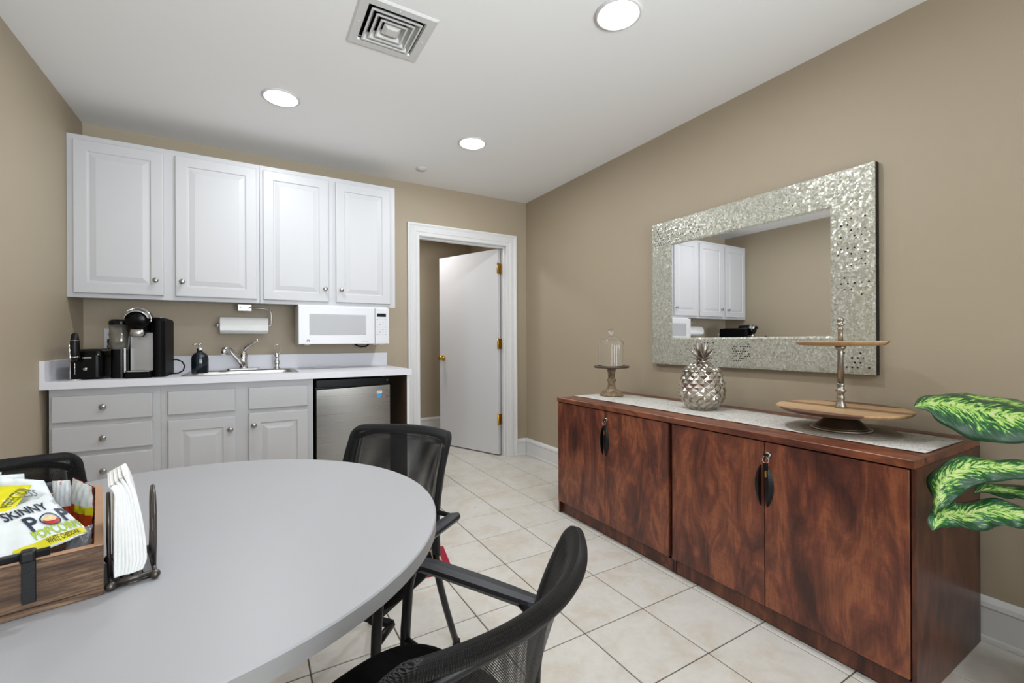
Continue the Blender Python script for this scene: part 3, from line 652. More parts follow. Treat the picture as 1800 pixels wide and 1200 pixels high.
# sprayer / filtered water tap with loop spout
GX, GY = 0.158, 3.555
ga = empty('side_tap', (GX, GY, FZ), 'small chrome side tap with thin loop right of the faucet', 'tap')
m = MB(); m.lathe([(0.022, 0), (0.022, 0.006), (0.015, 0.012), (0.013, 0.028), (0.018, 0.034), (0.019, 0.05), (0.014, 0.058), (0.014, 0.078), (0.017, 0.086), (0.012, 0.104), (0.006, 0.114), (0.001, 0.117)], (GX, GY, FZ), 20); m.finish('body', m_chrome, ga)
m = MB(); m.tube([(GX-0.014, GY-0.01, FZ+0.088), (GX-0.019, GY-0.012, FZ+0.13), (GX-0.018, GY-0.016, FZ+0.158), (GX-0.006, GY-0.02, FZ+0.172), (GX+0.008, GY-0.02, FZ+0.171), (GX+0.019, GY-0.016, FZ+0.156), (GX+0.019, GY-0.012, FZ+0.13), (GX+0.012, GY-0.008, FZ+0.1)], 0.0022, 8); m.finish('loop', m_chrome, ga)
# soap dispenser
sx, sy = -0.268, 3.30
so = empty('soap_dispenser', (sx, sy, CZ+0.004), 'black ribbed glass soap dispenser with silver pump by the sink', 'soap dispenser')
m = MB(); m.lathe([(0.040, 0), (0.043, 0.006), (0.043, 0.085), (0.040, 0.105), (0.030, 0.120), (0.016, 0.127), (0.015, 0.135), (0.001, 0.135)], (sx, sy, CZ+0.004), 72, fn=lambda r, z, a: r*(1+0.03*abs(sin(9*a))) if r > 0.03 else r); m.finish('bottle', plain('dark_ribbed_glass', (0.006, 0.011, 0.016, 1), 0.15), so)
m = MB(); m.lathe([(0.017, 0.135), (0.017, 0.150), (0.007, 0.152), (0.006, 0.168), (0.010, 0.170), (0.011, 0.180), (0.002, 0.182)], (sx, sy, CZ+0.004), 20); m.tube([(sx, sy, CZ+0.178), (sx-0.02, sy-0.01, CZ+0.181), (sx-0.034, sy-0.016, CZ+0.174)], 0.0045, 8); m.finish('pump', m_chrome, so)
# paper lying at the back of the counter
m = MB(); m.grid(lambda a, c: V((0.385+0.24*a, 3.46+0.10*c+0.02*a, CZ+0.0022+0.006*abs(sin(5*a+1.3*c))*(0.3+c*0.7))), 16, 6)
po = single('paper_towel_sheet', m, m_paper, 'flat white paper towel sheet on the counter under the microwave', 'paper towel')
md = po.modifiers.new('s', 'SOLIDIFY'); md.thickness = 0.0012

# microwave
MX0, MX1, MYF, MZ0, MZ1 = 0.277, 0.893, 3.33, 1.088, 1.350
mw = empty('microwave', ((MX0+MX1)/2, (MYF+YW)/2, MZ0), 'white microwave hanging under the right wall cabinet', 'microwave')
m = MB(); m.box(MX0+0.004, MX1-0.004, MYF+0.028, YW-0.012, MZ0+0.002, MZ1+0.012); m.finish('body', m_white_pl, mw)
xs = 0.789
m = MB()
def rct(x0, x1, z0, z1, i, y): return [(x0+i, y, z0+i), (x1-i, y, z0+i), (x1-i, y, z1-i), (x0+i, y, z1-i)]
m.loops([rct(MX0, xs-0.001, MZ0, MZ1, 0, MYF+0.028), rct(MX0, xs-0.001, MZ0, MZ1, 0, MYF+0.006), rct(MX0, xs-0.001, MZ0, MZ1, 0.004, MYF), rct(0.345, 0.728, 1.148, 1.298, 0, MYF), rct(0.350, 0.720, 1.154, 1.290, 0, MYF+0.003)]); dr = m.finish('door', m_white_pl, mw)
m = MB(); m.box(0.350, 0.720, MYF+0.0015, MYF+0.0028, 1.1535, 1.2905); m.finish('viewing_window', m_grey_pl, dr)
m = MB(); m.lathe([(0.0105, 0), (0.0105, 0.001), (0.0085, 0.0012), (0.0083, 0.0006), (0.001, 0.0006)], (0.338, MYF, 1.112), 24, axis=Matrix.Rotation(radians(90), 4, 'X'))
t = text_mb('ge', 0.011); t.xf(Matrix.Translation((0.338, MYF-0.0012, 1.112)) @ Matrix.Rotation(radians(90), 4, 'X'))
m.finish('round_emblem', m_steelp, dr); t.finish('emblem_letters', m_grey_ink, dr)
t = text_mb('spacemaker', 0.009); t.xf(Matrix.Translation((0.720, MYF-0.0006, 1.109)) @ Matrix.Rotation(radians(90), 4, 'X')); t.finish('lettering', m_grey_ink, dr)
m = MB(); m.loops([rct(xs+0.0005, MX1, MZ0, MZ1, 0, MYF+0.028), rct(xs+0.0005, MX1, MZ0, MZ1, 0, MYF+0.006), rct(xs+0.0005, MX1, MZ0, MZ1, 0.004, MYF)]); pn = m.finish('control_panel', m_white_pl, mw)
m = MB(); m.box(0.802, 0.868, MYF-0.0012, MYF+0.001, 1.288, 1.312); m.finish('display', m_disp, pn)
for r_i in range(7):
    for c_i in range(4):
        m = MB(); x = 0.806+c_i*0.0195; z = 1.268-r_i*0.0185; m.box(x-0.0055, x+0.0055, MYF-0.0006, MYF+0.001, z-0.0035, z+0.0035); m.finish('button', m_grey_pl if (r_i+c_i) % 3 == 0 else m_keyp, pn)
m = MB(); m.box(0.800, 0.876, MYF-0.002, MYF+0.001, 1.100, 1.124, 0.001, 1); m.finish('open_bar', m_white_pl, pn)
for x in (0.335, 0.80, 0.85):
    m = MB(); m.lathe([(0.016, 0), (0.015, -0.008), (0.001, -0.008)], (x, MYF+0.06, MZ0+0.002), 16); m.finish('foot', m_trim, mw)
m = MB(); m.tube([(0.70, 3.62, MZ0+0.01), (0.705, 3.60, MZ0-0.008), (0.735, 3.58, MZ0-0.022), (0.775, 3.58, MZ0-0.021), (0.80, 3.60, MZ0-0.006), (0.805, 3.62, MZ0+0.01)], 0.006, 8); m.finish('power_cord', m_black, mw)
# paper towel holder and roll
ph = empty('paper_towel_holder', (0.0, 3.55, 1.2), 'silver paper towel holder screwed under the left wall cabinet', 'paper towel holder')
m = MB(); m.box(-0.075, 0.005, 3.53, 3.57, 1.358, 1.362); m.box(-0.075, 0.005, 3.527, 3.531, 1.318, 1.362, 0.001, 1)
m.ball((-0.06, 3.526, 1.34), 0.004, 8); m.ball((-0.012, 3.526, 1.336), 0.004, 8); m.finish('mounting_plate', m_steelp, ph)
m = MB(); m.tube([(-0.01, 3.53, 1.340), (0.05, 3.535, 1.338), (0.10, 3.545, 1.335), (0.118, 3.55, 1.325), (0.124, 3.55, 1.30), (0.124, 3.55, 1.24), (0.120, 3.55, 1.219), (0.10, 3.55, 1.2185), (0.0, 3.55, 1.2185), (-0.19, 3.55, 1.2185)], 0.0055, 10)
m.ball((-0.19, 3.55, 1.2185), 0.016, 12); m.finish('arm', m_steelp, ph)
axx = Matrix.Rotation(radians(90), 4, 'Y')
m = MB(); m.lathe([(0.021, 0), (0.056, 0), (0.0565, 0.002), (0.0565, 0.278), (0.056, 0.28), (0.021, 0.28), (0.021, 0)], (-0.176, 3.55, 1.2185), 40, axis=axx, cap=False)
m.grid(lambda a, c: V((-0.175+0.278*a, 3.55-0.0575*cos(0.4*c)-0.0005, 1.2185-0.0575*sin(0.4*c)-0.03*c*c*0.4)), 6, 6)
tw = single('paper_towel_roll', m, m_paper, 'white paper towel roll on the holder under the cabinet', 'paper towel')
# outlet with plug
ou = empty('wall_outlet', (-0.755, YW, 1.13), 'white wall outlet plate behind the coffee maker', 'outlet')
m = MB(); m.box(-0.790, -0.718, YW-0.006, YW-0.0005, 1.072, 1.194, 0.0015, 1); m.finish('plate', m_white_pl, ou)
m = MB()
for z in (1.108, 1.158): m.lathe([(0.017, 0), (0.017, 0.002), (0.001, 0.002)], (-0.754, YW-0.006, z), 20, axis=Matrix.Rotation(radians(90), 4, 'X'))
m.finish('socket', m_grey_pl, ou)

# coffee maker
KX, KY = -0.529, 3.22
km = empty('coffee_maker', (KX, KY, CZ), 'tall black and silver pod coffee maker on the counter', 'coffee maker')
kz = CZ+0.001
def rb(mb, x0, x1, y0, y1, r, zs, mi=0, n=5, smooth_=False):
    mb.loops([rr(x0+i, x1-i, y0+i, y1-i, max(r-i, 0.003), z, n) for i, z in zs], mi=mi, smooth=smooth_)
m = MB()
rb(m, KX-0.045, KX+0.118, 3.19, 3.46, 0.03, [(0, kz+0.0), (0, kz+0.315), (0.006, kz+0.328), (0.025, kz+0.334)])
rb(m, KX-0.052, KX+0.060, 3.075, 3.20, 0.012, [(0, kz), (0, kz+0.030), (0.003, kz+0.034)])
rb(m, KX+0.062, KX+0.118, 3.10, 3.25, 0.025, [(0, kz), (0, kz+0.310), (0.006, kz+0.325), (0.014, kz+0.328)])
m.finish('body', plain('satin_black', (0.003, 0.003, 0.0035, 1), 0.5, spec=0.08), km)
m = MB(); rb(m, KX+0.068, KX+0.112, 3.105, 3.2, 0.02, [(0, kz+0.3265), (0.002, kz+0.330)]); m.finish('control_lid', plain('dark_grey_gloss', (0.09, 0.095, 0.10, 1), 0.2), km)
m = MB(); m.box(KX-0.044, KX+0.055, 3.184, 3.190, kz+0.034, kz+0.245); m.finish('silver_front_plate', plain('satin_grey', (0.30, 0.29, 0.28, 1), 0.35, 0.9), km)
m = MB(); rb(m, KX-0.047, KX+0.056, 3.08, 3.185, 0.01, [(0, kz+0.034), (0, kz+0.038)]); 
m.finish('drip_tray', m_steelp, km)
# reservoir at the left
m = MB(); rb(m, KX-0.127, KX-0.048, 3.13, 3.40, 0.03, [(0, kz+0.155), (-0.001, kz+0.20), (-0.002, kz+0.29)], smooth_=True); m.finish('reservoir', plain('smoky_tank', (0.20, 0.19, 0.17, 1), 0.12, 0.5, var=0.5, vscale=14), km)
m = MB(); rb(m, KX-0.129, KX-0.046, 3.12, 3.41, 0.03, [(0, kz+0.29), (0, kz+0.305), (0.012, kz+0.316)]); rb(m, KX-0.122, KX-0.050, 3.135, 3.40, 0.028, [(0, kz), (0, kz+0.155)]); m.finish('tank_base', m_gloss, km)
m = MB(); m.box(KX-0.060, KX-0.054, 3.118, 3.132, kz+0.03, kz+0.16); m.finish('chrome_strip', m_chrome, km)
# brew head
m = MB()
axh = Matrix.Rotation(radians(90+6), 4, 'X')
m.lathe([(0.040, -0.12), (0.050, -0.08), (0.056, 0.0), (0.055, 0.045), (0.050, 0.058), (0.03, 0.064), (0.001, 0.066)], (KX+0.003, 3.13, kz+0.318), 32, axis=axh); 
rb(m, KX-0.042, KX+0.046, 3.08, 3.22, 0.03, [(0, kz+0.25), (-0.004, kz+0.30)]); m.finish('brew_head', m_gloss, km)
m = MB(); rb(m, KX-0.034, KX+0.036, 3.072, 3.14, 0.03, [(0.010, kz+0.222), (0.003, kz+0.230), (0, kz+0.262)], smooth_=True); m.finish('spout_cap', m_steelp, km)
m = MB(); m.grid(lambda a, c: V((KX+0.003+(0.052+0.009*c)*cos(radians(14+152*a)), 3.046+0.060*c, kz+0.308+0.004*c+(0.050+0.010*c)*sin(radians(14+152*a)))), 24, 5); hd = m.finish('head_band', m_steelp, km)
hd.modifiers.new('s', 'SOLIDIFY').thickness = 0.003
m = MB(); m.tube([(KX+0.003+0.060*cos(radians(a)), 3.070+0.02*sin(radians(a)), kz+0.312+0.064*sin(radians(a))) for a in range(-10, 150, 10)], 0.0030, 8); m.finish('handle', m_chrome, km)
# cord at the right of the coffee maker
m = MB(); m.tube([(KX+0.112, 3.40, CZ+0.084), (KX+0.135, 3.39, CZ+0.088), (KX+0.165, 3.375, CZ+0.074), (KX+0.180, 3.36, CZ+0.048), (KX+0.172, 3.345, CZ+0.020), (KX+0.150, 3.33, CZ+0.007), (KX+0.13, 3.325, CZ+0.006), (KX+0.116, 3.33, CZ+0.008)], 0.0042, 8)
m.finish('power_cord', m_black, km)
# toaster
tx, ty = -0.735, 3.25
to = empty('toaster', (tx, ty, CZ), 'glossy black toaster between the left wall and the coffee maker', 'toaster')
m = MB(); rb(m, tx-0.078, tx+0.062, 3.12, 3.40, 0.03, [(0.004, CZ+0.004), (0, CZ+0.012), (0, CZ+0.125), (0.006, CZ+0.147), (0.020, CZ+0.156)], smooth_=False)
for x in (-0.055, 0.04):
    for y in (3.15, 3.37): m.lathe([(0.01, 0), (0.01, 0.006), (0.001, 0.006)], (tx+x, y, CZ+0.0005), 12)
m.finish('body', m_gloss, to)
for x in (-0.032, 0.014):
    m = MB(); m.box(tx+x-0.013, tx+x+0.013, 3.15, 3.37, CZ+0.1545, CZ+0.158, 0.001, 1); m.finish('slot', m_dark, to)
m = MB(); m.box(tx-0.020, tx+0.016, 3.1165, 3.121, CZ+0.110, CZ+0.117, 0.0008, 1); m.finish('badge', m_chrome, to)
m = MB(); m.lathe([(0.010, 0), (0.010, 0.006), (0.007, 0.010), (0.001, 0.010)], (tx-0.008, 3.120, CZ+0.055), 16, axis=Matrix.Rotation(radians(90), 4, 'X')); m.ball((tx+0.042, 3.116, CZ+0.130), 0.005, 8); m.finish('dial', m_knob, to)
m = MB(); m.tube([(tx+0.03, 3.41, CZ+0.03), (tx+0.03, 3.45, CZ+0.10), (tx+0.0, 3.50, CZ+0.17), (tx-0.015, 3.60, CZ+0.19), (-0.754, YW-0.03, CZ+0.20)], 0.0035, 8)
m.box(-0.770, -0.738, YW-0.035, YW-0.0085, CZ+0.185, CZ+0.215, 0.004, 2); m.finish('power_cord', m_black, to)
# milk frother on its stand
fx, fy = -0.783, 3.078
fr = empty('milk_frother', (fx, fy, CZ), 'black handheld milk frother on a thin chrome stand', 'milk frother')
m = MB(); m.lathe([(0.010, 0.095), (0.016, 0.11), (0.019, 0.15), (0.018, 0.20), (0.013, 0.235), (0.004, 0.243), (0.001, 0.243)], (fx+0.010, fy, CZ), 20); m.finish('handle', m_black, fr)
m = MB(); m.tube([(fx-0.002, fy-0.022, CZ+0.004), (fx-0.002, fy-0.022, CZ+0.12), (fx-0.006, fy-0.022, CZ+0.203)], 0.002, 8)
for z, r in ((0.120, 0.019), (0.203, 0.0205)): m.tube([(fx+0.010+r*cos(radians(a)), fy+r*sin(radians(a)), CZ+z) for a in range(0, 361, 20)], 0.0016, 6)
m.tube([(fx+0.010+0.03*cos(radians(a)), fy+0.03*sin(radians(a)), CZ+0.003) for a in range(0, 361, 20)], 0.0022, 6)
m.tube([(fx-0.002, fy-0.022, CZ+0.003), (fx+0.010, fy, CZ+0.003)], 0.002, 6); m.cyl((fx+0.010, fy, CZ+0.03), (fx+0.010, fy, CZ+0.10), 0.0015, 6); m.finish('stand', m_chrome, fr)

# fridge
FX0, FX1, FYF = 0.350, 0.815, 3.035
fg = empty('mini_fridge', ((FX0+FX1)/2, 3.3, 0), 'small stainless steel fridge with black top strip under the counter', 'fridge')
m = MB(); m.box(FX0+0.004, FX1+0.002, FYF+0.062, 3.62, 0.02, 0.855); m.box(FX0+0.02, FX0+0.06, 3.12, 3.16, 0.0008, 0.02); m.box(FX1-0.06, FX1-0.02, 3.12, 3.16, 0.0008, 0.02); m.box(FX0+0.02, FX0+0.06, 3.55, 3.6, 0.0008, 0.02); m.box(FX1-0.06, FX1-0.02, 3.55, 3.6, 0.0008, 0.02); m.finish('body', m_black, fg)
m = MB(); m.box(FX0+0.004, FX1+0.001, FYF+0.012, FYF+0.06, 0.812, 0.862, 0.003, 2); tp = m.finish('top_panel', m_gloss, fg)
m = MB(); m.lathe([(0.004, 0), (0.003, 0.001), (0.001, 0.001)], (0.80, FYF+0.012, 0.842), 10, axis=Matrix.Rotation(radians(90), 4, 'X')); m.finish('indicator', m_chrome, tp)
m = MB()
def bow(x): return FYF-0.008*(1-((x-(FX0+FX1)/2)/((FX1-FX0)/2))**2)
def ftop(x): return 0.800+0.012*((x-FX0)/(FX1-FX0))
ringf = []
for z0, ins in ((0.045, 0.0), (None, 0.0)):
    ring = []
    for k in range(17): 
        x = FX0+0.005+(FX1-FX0-0.005)*k/16; ring.append((x, bow(x), z0 if z0 else ftop(x)))
    ring += [(FX1, FYF+0.055, z0 or ftop(FX1)), (FX0+0.005, FYF+0.055, z0 or ftop(FX0))]
    ringf.append(ring)
m.loops(ringf, smooth=False); dr = m.finish('door', m_steel, fg)
m = MB(); m.box(0.727, 0.760, FYF-0.0085, FYF-0.004, 0.757, 0.774); s1 = m.finish('white_sticker', m_stkw, dr); s1['label'] = 'small white sticker with black letters'
t = text_mb('ARCTIC', 0.0075, 0.0002); t.xf(Matrix.Translation((0.7435, FYF-0.0089, 0.7655)) @ Matrix.Rotation(radians(90), 4, 'X')); t.finish('sticker_letters', m_ink, dr)
m = MB(); m.box(0.727, 0.758, FYF-0.0083, FYF-0.004, 0.728, 0.755); s2 = m.finish('blue_sticker', m_stkb, dr); s2['label'] = 'small blue sticker'
m = MB(); m.box(0.766, 0.778, FYF-0.0079, FYF-0.003, 0.728, 0.742); m.finish('red_mark', plain('faded_red', srgb(170, 104, 98), 0.4), dr)

# ------------------------------------------------------------------ sideboard: two units side by side
SBX0, SBX1, SZ = 1.697, 2.285, 0.741
def sideboard(y0, y1, split, label, rightmost):
    t = empty('storage_cabinet', ((SBX0+SBX1)/2, (y0+y1)/2, 0), label, 'cabinet', 'dark cherry storage cabinets under the mirror')
    m = MB(); m.box(SBX0, SBX1, y0, y1, SZ-0.026, SZ, 0.0015, 1); m.finish('top', m_cherry_top, t)
    fL = SBX0+(0.010 if rightmost else 0.026); fR = SBX0+(0.026 if rightmost else 0.010)
    for (a, c, fx_) in ((y0+0.001, y0+0.012, fL), (y1-0.012, y1-0.001, fR)):
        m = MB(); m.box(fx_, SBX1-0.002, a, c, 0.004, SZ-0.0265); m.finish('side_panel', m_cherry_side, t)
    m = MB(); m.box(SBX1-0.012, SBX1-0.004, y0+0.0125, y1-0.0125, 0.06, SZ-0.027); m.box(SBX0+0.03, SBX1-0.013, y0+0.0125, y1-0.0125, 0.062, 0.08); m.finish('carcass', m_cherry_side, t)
    m = MB(); m.box(SBX0+0.030, SBX0+0.046, y0+0.0125, y1-0.0125, 0.006, 0.084); m.finish('toe_board', m_cherry_h, t)
    for q in (y0+0.05, y1-0.05):
        for x in (SBX0+0.07, SBX1-0.05):
            m = MB(); m.lathe([(0.015, 0.0006), (0.015, 0.006), (0.012, 0.061)], (x, q, 0), 12); m.finish('foot', m_black, t)
    for (a, c, hy) in ((split+0.0015, y1-(0.0105 if rightmost else 0.004), 1), (y0+(0.016 if rightmost else 0.0115), split-0.0015, -1)):
        m = MB(); m.box(SBX0+0.004, SBX0+0.023, a, c, 0.078, SZ-0.0315, 0.0012, 1); dr = m.finish('door', m_cherry, t)
        # crescent pull
        e = split+hy*0.0125; H0, H1 = 0.463, 0.622
        hm = MB(); n = 14
        o_, i_ = [], []
        for k in range(n+1):
            s_ = k/n; z = H0+(H1-H0)*s_; o_.append((e+hy*(0.001+0.024*sin(pi*s_)**0.8), z)); i_.append((e, z))
        rings = []
        for k in range(n+1):
            (yo, z), (yi, _) = o_[k], i_[k]; th = 0.003+0.017*sin(pi*k/n)**0.6
            rings.append([(SBX0+0.0038, yi, z), (SBX0+0.004-th, yi, z), (SBX0+0.004-th*0.75, (yi+yo)/2, z), (SBX0+0.0038, yo, z)])
        hm.loops(rings, smooth=False); hm.finish('handle', m_black, dr)
    m = MB(); yk = split-0.017
    m.lathe([(0.011, 0), (0.011, 0.006), (0.008, 0.008), (0.001, 0.008)], (SBX0+0.004, yk, 0.664), 20, axis=Matrix.Rotation(radians(-90), 4, 'Y')); 
    m.finish('lock', m_knob, t)
    k = MB(); k.box(SBX0-0.020, SBX0-0.004, yk-0.002, yk+0.002, 0.656, 0.670); k.finish('key', m_black, t)
    return t
YM = 1.430
sb1 = sideboard(YM+0.0005, 2.322, 1.880, 'dark cherry two door cabinet at the left end, nearer the doorway', False)
sb2 = sideboard(0.532, YM-0.0005, 0.985, 'dark cherry two door cabinet at the right end, beside the plant', True)
# key fobs hanging from the locks
def fob(yk, label):
    m = MB(); m.tube([(SBX0-0.016+0.0, yk+0.012*sin(radians(a)), 0.648-0.013*cos(radians(a))-0.0) for a in range(0, 361, 30)], 0.0012, 6)
    f = empty('key_fob', (SBX0-0.016, yk, 0.60), label, 'key'); m.finish('ring', m_chrome, f)
    m = MB(); m.box(SBX0-0.019, SBX0-0.012, yk-0.008, yk+0.008, 0.606, 0.636, 0.002, 2); m.finish('fob', m_black, f)
    m = MB(); m.box(SBX0-0.016, SBX0-0.0145, yk-0.0035, yk+0.0035, 0.582, 0.607); m.finish('spare_key', m_brass, f)
fob(0.968, 'black key fob hanging from the right cabinet lock'); fob(1.863, 'black key fob hanging from the left cabinet lock')
# runner
m = MB(); RX0, RX1 = 1.828, 2.172
def rz(x, y): return SZ+0.0026+0.0010*sin(31*y)*sin(9*x)
m.grid(lambda a, c: V((RX0+(RX1-RX0)*a, 0.548+(2.306-0.548)*c, rz(RX0+(RX1-RX0)*a, 0.548+1.758*c)+0.001)), 10, 80)
ru = single('table_runner', m, m_runner, 'long cream and grey patterned runner along the cabinet tops', 'table runner'); ru.modifiers.new('s', 'SOLIDIFY').thickness = 0.0014
dz = SZ+0.0046
m = MB(); cxs, cys = 2.015, 0.860
m.lathe([(0.001, 0.0), (0.185, 0.0), (0.187, 0.0012), (0.185, 0.002), (0.001, 0.0022)], (cxs, cys, dz-0.0004), 72, fn=lambda r, z, a: r*(1+0.018*sin(24*a)) if r > 0.1 else r)
single('round_doily', m, m_doily, 'round grey crochet mat under the two tier stand', 'doily')
# two tier stand
ts = empty('two_tier_stand', (cxs, cys, dz+0.002), 'two tier acacia wood serving stand with pewter stem', 'serving stand')
b0 = dz+0.002
m = MB(); m.lathe([(0.100, 0), (0.101, 0.006), (0.096, 0.010), (0.001, 0.010)], (cxs, cys, b0), 48); m.finish('base_rim', m_pewter, ts)
m = MB(); m.lathe([(0.094, 0.010), (0.088, 0.014), (0.060, 0.040), (0.040, 0.066), (0.001, 0.066)], (cxs, cys, b0), 48); m.finish('base_cone', m_dbronze, ts)
p1 = b0+0.066
m = MB(); m.lathe([(0.16, 0), (0.205, 0.004), (0.220, 0.014), (0.222, 0.018), (0.218, 0.021), (0.208, 0.019), (0.001, 0.018)], (cxs, cys, p1), 72); m.finish('lower_plate', m_acacia, ts)
st0 = p1+0.018; p2 = 1.078
m = MB(); prof = [(0.020, 0), (0.019, 0.008), (0.014, 0.022), (0.012, 0.034), (0.015, 0.040), (0.012, 0.046), (0.011, 0.054), (0.013, 0.062), (0.020, 0.068), (0.013, 0.074), (0.012, 0.088), (0.0145, 0.095), (0.011, 0.100)]
m.lathe(prof, (cxs, cys, st0), 28)
L2 = p2-st0-0.010
m.lathe([(0.0115, 0.098), (0.0095, L2-0.012), (0.0095, L2-0.008), (0.018, L2), (0.019, L2+0.010)], (cxs, cys, st0), 32, fn=lambda r, z, a: r*(1-0.12*abs(cos(4*a))) if r < 0.013 else r)
m.lathe([(0.009, 0.018), (0.008, 0.045), (0.0085, 0.062), (0.012, 0.066), (0.008, 0.070), (0.007, 0.078), (0.015, 0.083), (0.011, 0.088), (0.008, 0.093), (0.012, 0.099), (0.0125, 0.106), (0.008, 0.113), (0.001, 0.116)], (cxs, cys, p2), 28)
m.finish('stem', m_pewter, ts)
m = MB(); m.lathe([(0.10, 0), (0.138, 0.003), (0.150, 0.013), (0.1515, 0.016), (0.149, 0.019), (0.14, 0.0175), (0.001, 0.017)], (cxs, cys, p2), 64); m.finish('upper_plate', m_acacia, ts)
# pineapple jar
px_, py_ = 2.030, 1.500
pj = empty('pineapple_jar', (px_, py_, SZ+0.004), 'silver mercury glass pineapple shaped jar on the runner', 'jar')
pz = SZ+0.004
def prof_r(t): return 0.066+(0.110-0.066)*sin(min(1, t/0.45)*pi/2) if t < 0.45 else 0.110-(0.110-0.088)*((t-0.45)/0.55)**2
def dia(mb, z0, z1, rf, nd, nz, bulge):
    seg = nd*8; rows = nz*8
    rings = []
    for j in range(rows+1):
        s_ = j/rows; z = z0+(z1-z0)*s_; r0 = rf(s_); ring = []
        for i in range(seg):
            a = 2*pi*i/seg; u = nd*a/(2*pi); v = nz*s_
            p = abs(((u+v) % 1)-0.5)*2; q = abs(((u-v) % 1)-0.5)*2
            h = (1-max(p, q))
            ring.append((px_+(r0+bulge*(h-0.3))*cos(a), py_+(r0+bulge*(h-0.3))*sin(a), z))
        rings.append(ring)
    mb.loops(rings, smooth=False)
m = MB(); dia(m, pz, pz+0.198, prof_r, 13, 5, 0.009); m.finish('body', m_merc, pj)
m = MB(); dia(m, pz+0.1995, pz+0.246, lambda s: 0.088-0.055*s**1.6, 15, 2, 0.007); m.lathe([(0.034, 0.244), (0.026, 0.252), (0.022, 0.262), (0.001, 0.262)], (px_, py_, pz), 24); m.finish('lid', m_merc, pj)
def blade(mb, base, az, length, lean, width, curl):
    def P(a, c):
        s_ = a; ang_ = lean+curl*s_; 
        rad = 0.010+length*(sin(lean)*s_+0.5*curl*s_*s_*0.8); zz = length*(cos(lean)*s_-0.25*curl*s_*s_)
        w_ = width*(sin(pi*min(1, 0.12+0.88*s_))**0.7)*(1-s_**4) + 0.0008
        cc = (c-0.5)*2
        pt = V((rad+0.004*cc*cc, w_*cc, zz))
        return V(base)+Matrix.Rotation(az, 3, 'Z') @ pt
    mb.grid(P, 10, 4)
for ringi, (cnt, ln, le, wd, cu) in enumerate(((5, 0.100, 0.12, 0.013, 0.35), (6, 0.085, 0.55, 0.013, 0.5), (7, 0.072, 0.95, 0.012, 0.7))):
    for k in range(cnt):
        m = MB(); blade(m, (px_, py_, pz+0.258-0.004*ringi), 2*pi*k/cnt+0.4*ringi, ln, le, wd, cu)
        o = m.finish('crown_leaf', m_crown, pj, fixn=False); o.modifiers.new('s', 'SOLIDIFY').thickness = 0.0015
# cake stand with glass dome
kx_, ky_ = 2.025, 2.170
cs = empty('cake_stand', (kx_, ky_, SZ+0.004), 'small distressed wood pedestal stand with flat plate', 'cake stand')
cz = SZ+0.004
m = MB(); m.lathe([(0.074, 0), (0.076, 0.008), (0.070, 0.018), (0.064, 0.022), (0.060, 0.030), (0.040, 0.040), (0.027, 0.052), (0.023, 0.075), (0.022, 0.090), (0.029, 0.096), (0.031, 0.101), (0.028, 0.107), (0.022, 0.112), (0.021, 0.135), (0.026, 0.165), (0.030, 0.178), (0.001, 0.178)], (kx_, ky_, cz), 40); m.finish('pedestal', m_pedestal, cs)
m = MB(); m.lathe([(0.05, 0.178), (0.108, 0.182), (0.113, 0.186), (0.113, 0.193), (0.109, 0.195), (0.001, 0.194)], (kx_, ky_, cz), 56); m.finish('plate', m_dbronze, cs)
gz = cz+0.1955
gl = empty('glass_dome', (kx_, ky_, gz), 'clear ribbed glass cloche with ball knob on the small pedestal', 'glass dome')
m = MB()
out = [(0.0845, 0.0), (0.083, 0.006), (0.081, 0.03), (0.081, 0.13), (0.078, 0.152), (0.066, 0.172), (0.040, 0.187), (0.014, 0.192)]
inn = [(r-0.0022, z-(0.0022 if z > 0.14 else 0)) for r, z in out[::-1]]
rib = lambda r, z, a: r*(1+0.010*cos(24*a)) if r > 0.05 else r
m.lathe(out+[(0.002, 0.193), (0.002, 0.1905)]+inn[0:]+[out[0]], (kx_, ky_, gz), 96, fn=rib, cap=False); m.finish('dome', m_glass, gl)
m = MB(); m.lathe([(0.010, 0.1925), (0.006, 0.200), (0.009, 0.206), (0.0165, 0.216), (0.0175, 0.224), (0.013, 0.235), (0.001, 0.240)], (kx_, ky_, gz), 24); m.finish('knob', m_glass, gl)
